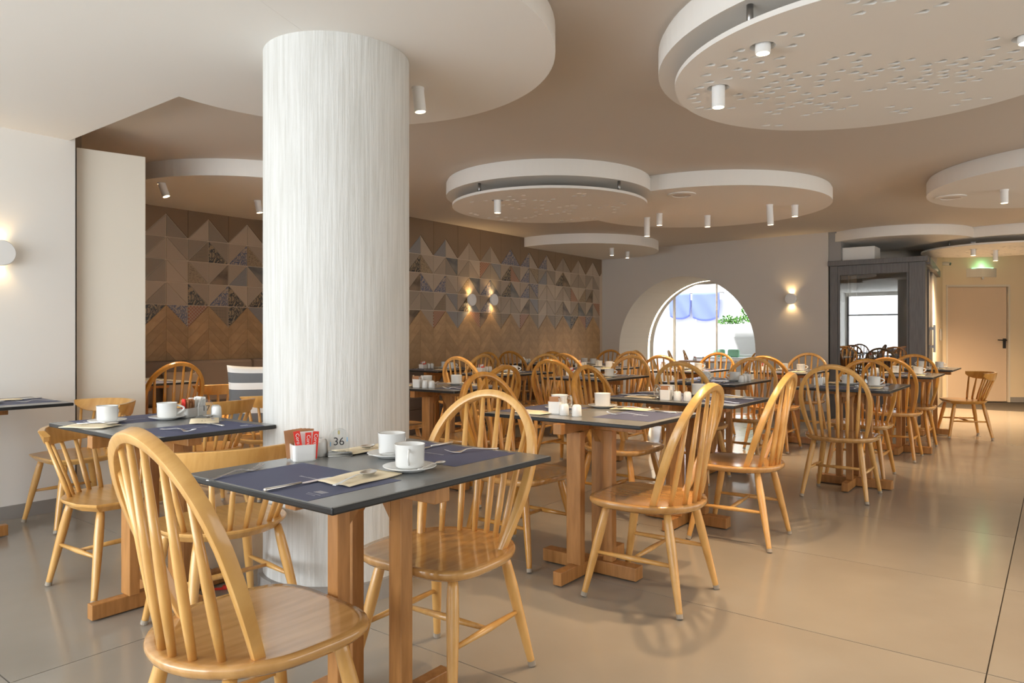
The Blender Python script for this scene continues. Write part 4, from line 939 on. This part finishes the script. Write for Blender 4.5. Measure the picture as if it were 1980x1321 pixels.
def setting(s_=1, cups=True, sm=1):
    """one or two standard place settings; s_=1 sitter at -x"""
    L_ = []
    for q, a0 in ((1, 0), (-1, 180)):
        L_ += [('mat', -0.275 * q, -0.005 * q, a0), ('fork', -0.41 * q, 0.175 * q * sm, a0 + 6), ('knife', -0.40 * q, -0.09 * q * sm, a0), ('napkin', -0.20 * q, -0.17 * q * sm, a0 + 4), ('spoon', -0.30 * q, -0.17 * q * sm, a0 + 8)]
    L_ += [('saucer', -0.03, -0.15 * sm, 0), ('cup', -0.03, -0.15 * sm, -60), ('teaspoon', -0.065, -0.20 * sm, -20), ('saucer', 0.09, 0.06 * sm, 0), ('cup', 0.09, 0.06 * sm, 60), ('teaspoon', 0.04, 0.02 * sm, 140)]
    return L_

tabs = [  # x, y, orientation, top offset dx dy, label, short description, tableware angle, sachets
 (1.425, 1.60, 'X', 0.035, 0.022, 'front black-topped table numbered 36 beside the round column', 'front table numbered 36', 0, None),
 (1.54, 3.11, 'Y', 0.0, 0.02, 'black-topped table left of the round column, long sachet box on it', 'table left of the column', -90, None),
 (1.18, 4.82, 'X', 0.10, 0.02, 'black-topped table against the white left wall at the picture edge', 'table against the left wall', 0, None),
 (3.02, 1.83, 'Y', 0.06, 0.03, 'black-topped table, first to the right of table 36, two shakers in front', 'first table right of table 36', 90, None),
 (4.16, 1.83, 'Y', 0.01, 0.02, 'black-topped table, second to the right of table 36', 'second table right of table 36', 90, 'box_white'),
 (5.90, 2.32, 'X', -0.02, 0, 'black-topped table before the grey wall, nearer row', 'nearer table before the grey wall', 180, 'box_white'),
 (5.95, 1.25, 'X', -0.02, 0, 'foremost black-topped table by the right aisle', 'foremost table by the right aisle', 0, 'box_white'),
 (7.97, 1.24, 'X', 0, 0, 'middle black-topped table by the right aisle', 'middle table by the right aisle', 0, 'box_red'),
 (9.62, 1.25, 'X', 0, 0, 'farthest black-topped table by the right aisle near the door', 'farthest table by the right aisle', 0, 'box_red'),
 (7.92, 2.33, 'X', 0, 0, 'black-topped table before the grey wall, farther row', 'farther table before the grey wall', 0, 'box_red'),
 (3.99, 3.76, 'Y', 0, 0, 'black-topped table just right of the column, with white pots', 'table just right of the column', 90, 'box_white'),
 (5.80, 3.45, 'X', 0, 0, 'black-topped table, first before the archway', 'first table before the archway', 0, 'box_red'),
 (5.80, 4.56, 'X', 0, 0, 'black-topped table below the twin wall lamps', 'table below the twin wall lamps', 0, 'box_red'),
 (6.02, 5.625, 'X', 0, 0, 'black-topped table nearest the mosaic wall', 'table nearest the mosaic wall', 0, 'box_red'),
 (7.42, 4.38, 'X', 0, 0, 'black-topped table, second before the archway', 'second table before the archway', 0, 'box_red'),
 (8.15, 5.035, 'X', 0, 0, 'black-topped table, third before the archway', 'third table before the archway', 0, 'box_red'),
 (8.05, 5.695, 'X', 0, 0, 'black-topped table in the far corner by the mosaic wall', 'far corner table by the mosaic wall', 0, 'box_white'),
 (7.50, 3.30, 'X', 0, 0, 'black-topped table directly in front of the archway', 'table in front of the archway', 0, 'box_white'),
 (2.80, 6.18, 'Y', 0, 0, 'black-topped table in the alcove marked with number 2', 'alcove table marked 2', 90, None),
]
for x, y, o_, dx, dy, lab, desc, ang, kind in tabs:
    table(x, y, o_, lab, dx=dx, dy=dy, **(dict(lx=0.855, ly=0.58) if desc == 'table left of the column' else {}))
    cx, cy = x + dx, y + dy
    if desc == 'front table numbered 36':
        it = [('mat', -0.28, -0.01, 0), ('fork', -0.455, 0.172, 14), ('knife', -0.44, -0.065, 1), ('napkin', -0.185, -0.125, 5), ('spoon', -0.315, -0.178, 17), ('mat', 0.255, 0.01, 180),
              ('fork', 0.44, -0.10, 162), ('knife', 0.43, 0.10, 181), ('napkin', 0.15, 0.235, 176), ('spoon', 0.30, 0.245, 188),
              ('saucer', -0.02, -0.145, 0), ('cup', -0.02, -0.145, -138), ('teaspoon', -0.045, -0.205, 5), ('saucer', 0.105, 0.065, 0), ('cup', 0.105, 0.065, 10), ('teaspoon', 0.02, 0.08, -40),
              ('box_mixed', -0.10, 0.245, -25), ('shaker', -0.02, 0.262, 0), ('num36', 0.015, 0.215, -38)]
    elif desc == 'table left of the column':
        it = [('mat', -0.27, 0.0, 0), ('mat', 0.275, 0.02, 180), ('saucer', -0.20, -0.14, 0), ('cup', -0.20, -0.14, 120), ('saucer', -0.13, 0.09, 0), ('cup', -0.13, 0.09, 60),
              ('box_long', -0.16, 0.225, 115), ('shaker', -0.02, 0.27, 0), ('shaker', -0.06, 0.29, 0), ('num17', -0.035, 0.225, 75), ('napkin', 0.09, 0.15, 150), ('spoon', 0.15, 0.16, 160), ('knife', 0.33, 0.10, 175), ('fork', 0.20, -0.10, 10), ('napkin', -0.12, -0.24, 30), ('spoon', -0.2, -0.26, 30)]
    elif desc == 'table against the left wall':
        it = [('mat', 0.27, 0.02, 180), ('saucer', 0.10, -0.05, 0), ('cup', 0.10, -0.05, 150), ('napkin', 0.22, 0.13, 170), ('knife', 0.42, 0.1, 180), ('fork', 0.42, -0.12, 172)]
    elif desc == 'first table right of table 36':
        it = [('mat', -0.255, -0.04, 0), ('fork', -0.30, -0.02, 14), ('napkin', -0.10, -0.235, 6), ('spoon', -0.20, -0.235, 10), ('knife', -0.36, -0.205, 2), ('saucer', 0.08, -0.24, 0), ('cup', 0.08, -0.24, -65), ('teaspoon', 0.03, -0.285, -20),
              ('mat', 0.28, 0.02, 180), ('saucer', 0.21, -0.02, 0), ('cup', 0.21, -0.02, 90), ('napkin', 0.22, 0.2, 174), ('box_white', 0.115, 0.155, 20), ('shaker', 0.045, 0.185, 0), ('shaker', -0.03, 0.19, 0), ('num ', 0.085, 0.075, -38)]
    elif desc == 'alcove table marked 2':
        it = [('mat', -0.27, 0, 0), ('box_white', -0.28, 0.17, 0), ('num2', -0.28, 0.05, -38), ('spoon', -0.3, -0.1, 0), ('cup', 0.05, 0.28, 0), ('knife', -0.4, -0.15, 0)]
    else:
        it = setting(sm=1 if ang in (90, 0) else -1)
        sy = 1
        if ang == 90: it += [(kind, 0.02, 0.22, 10), ('shaker', -0.055, 0.22, 0), ('shaker', -0.115, 0.215, 0)]
        else: it += [(kind, -0.10, 0.23, 10), ('shaker', 0.0, 0.24, 0), ('shaker', 0.055, 0.235, 0)]
        if ang == 90: it += [('num ', 0.09, 0.2, -38)]
    ware(cx, cy, ang, desc, it)

tt = empty('terrace_table', (15.2, 6.05, -0.14), 0, label='long wooden table on the terrace seen through the archway', cat='table')
part('tabletop', boxm(-0.75, 0.75, -0.5, 0.5, 0.71, 0.75, bev=0.004), M['oak'], tt)
for x in (-0.68, 0.68):
    for y in (-0.42, 0.42): part('leg', boxm(x - 0.035, x + 0.035, y - 0.035, y + 0.035, 0, 0.709), M['oak'], tt)
for k, (x, y, lab) in enumerate(((14.75, 6.3, 'left pot'), (14.7, 6.08, 'middle pot'), (14.7, 5.8, 'right pot'))):
    o = put('br', lambda: make_caddy(0.09, 0.06, 0.05, 'red'), x, y, 0.6102, 0.3 * k, f'white sachet pot on the terrace table, {lab}', 'sachet pot', 'white sachet pots')

# red sachet lying on the floor
bm = bmesh.new(); box(bm, -0.05, 0.05, -0.012, 0.012, 0.0, 0.004, bev=0.001); box(bm, 0.03, 0.05, -0.014, 0.014, 0.001, 0.014, bev=0.001)
o = part('dropped_sachet', bm, M['red'], label='crumpled red sachet lying on the floor by the column', cat='sachet'); o.location = (1.745, 3.045, 0.0005); o.rotation_euler = (0, 0, R(-40))

# ------------------------------------------------------------------ banquette, cushions
bq = empty('banquette', (2.15, Y2, 0), 0, label='taupe upholstered bench along the alcove mosaic wall', cat='bench')
part('bench_base', boxm(0, 3.1, -0.62, 0, 0, 0.28), M['sofa'], bq)
for k in range(4):
    x0 = 0.01 + 0.775 * k
    part('seat_cushion', boxm(x0, x0 + 0.765, -0.64, -0.15, 0.281, 0.45, bev=0.03), M['sofa'], bq, smooth=False)
    part('back_cushion', boxm(x0, x0 + 0.765, -0.16, -0.01, 0.451, 0.90, bev=0.03), M['sofa'], bq, smooth=False)
bq2 = empty('banquette', (5.45, Y1, 0), 0, label='taupe upholstered bench along the main mosaic wall', cat='bench')
part('bench_base', boxm(0, 5.1, -0.28, 0, 0, 0.28), M['sofa'], bq2)
for k in range(6):
    x0 = 0.01 + 0.848 * k; part('seat_cushion', boxm(x0, x0 + 0.838, -0.30, -0.13, 0.281, 0.44, bev=0.03), M['sofa'], bq2); part('back_cushion', boxm(x0, x0 + 0.838, -0.14, -0.01, 0.441, 0.74, bev=0.03), M['sofa'], bq2)
def pillow(w_, h_, d_, stripes=True):
    bm = bmesh.new(); n = 20; V = {}
    def zf(u, v): return d_ / 2 * (max(0, (1 - u ** 4) * (1 - v ** 4)) ** 0.5)
    for s_ in (1, -1):
        for i in range(n + 1):
            for j in range(n + 1):
                u = 2 * i / n - 1; v = 2 * j / n - 1
                if s_ == -1 and (i in (0, n) or j in (0, n)): V[(s_, i, j)] = V[(1, i, j)]; continue
                pin = 1 - 0.06 * (1 - v * v) * abs(u) ** 3; pin2 = 1 - 0.07 * (1 - u * u) * abs(v) ** 3
                V[(s_, i, j)] = bm.verts.new((u * w_ / 2 * pin, s_ * zf(u, v) , (v * h_ / 2) * pin2 + h_ / 2))
        for i in range(n):
            for j in range(n):
                q = [V[(s_, i, j)], V[(s_, i+1, j)], V[(s_, i+1, j+1)], V[(s_, i, j+1)]]
                f = bm.faces.new(q if s_ > 0 else q[::-1]); f.material_index = 1 if stripes and (19 - j) in (2, 3, 4, 7, 8, 9, 10, 14, 15, 16, 19) else 0
    return bm
for x, y, lab in ((3.07, 4.70, 'grey and white striped cushion standing on the armchair beside the column'),):
    me = mesh_of(pillow(0.50, 0.50, 0.13)); idx = [p.material_index for p in me.polygons]; o = link('striped_cushion', me, [M['white'], M['grey']], smooth=True, label=lab, cat='cushion')
    for p, i_ in zip(me.polygons, idx): p.material_index = i_
    o.location = (x, y, 0.442); o.rotation_euler = (R(4), 0, R(-32))
for x, lab in ((3.62, 'taupe cushion leaning on the alcove bench'),):
    me = mesh_of(pillow(0.42, 0.36, 0.12, False)); o = link('plain_cushion', me, [M['sofa']], smooth=True, label=lab, cat='cushion'); o.location = (x, Y2 - 0.34, 0.455); o.rotation_euler = (R(-14), 0, 0)
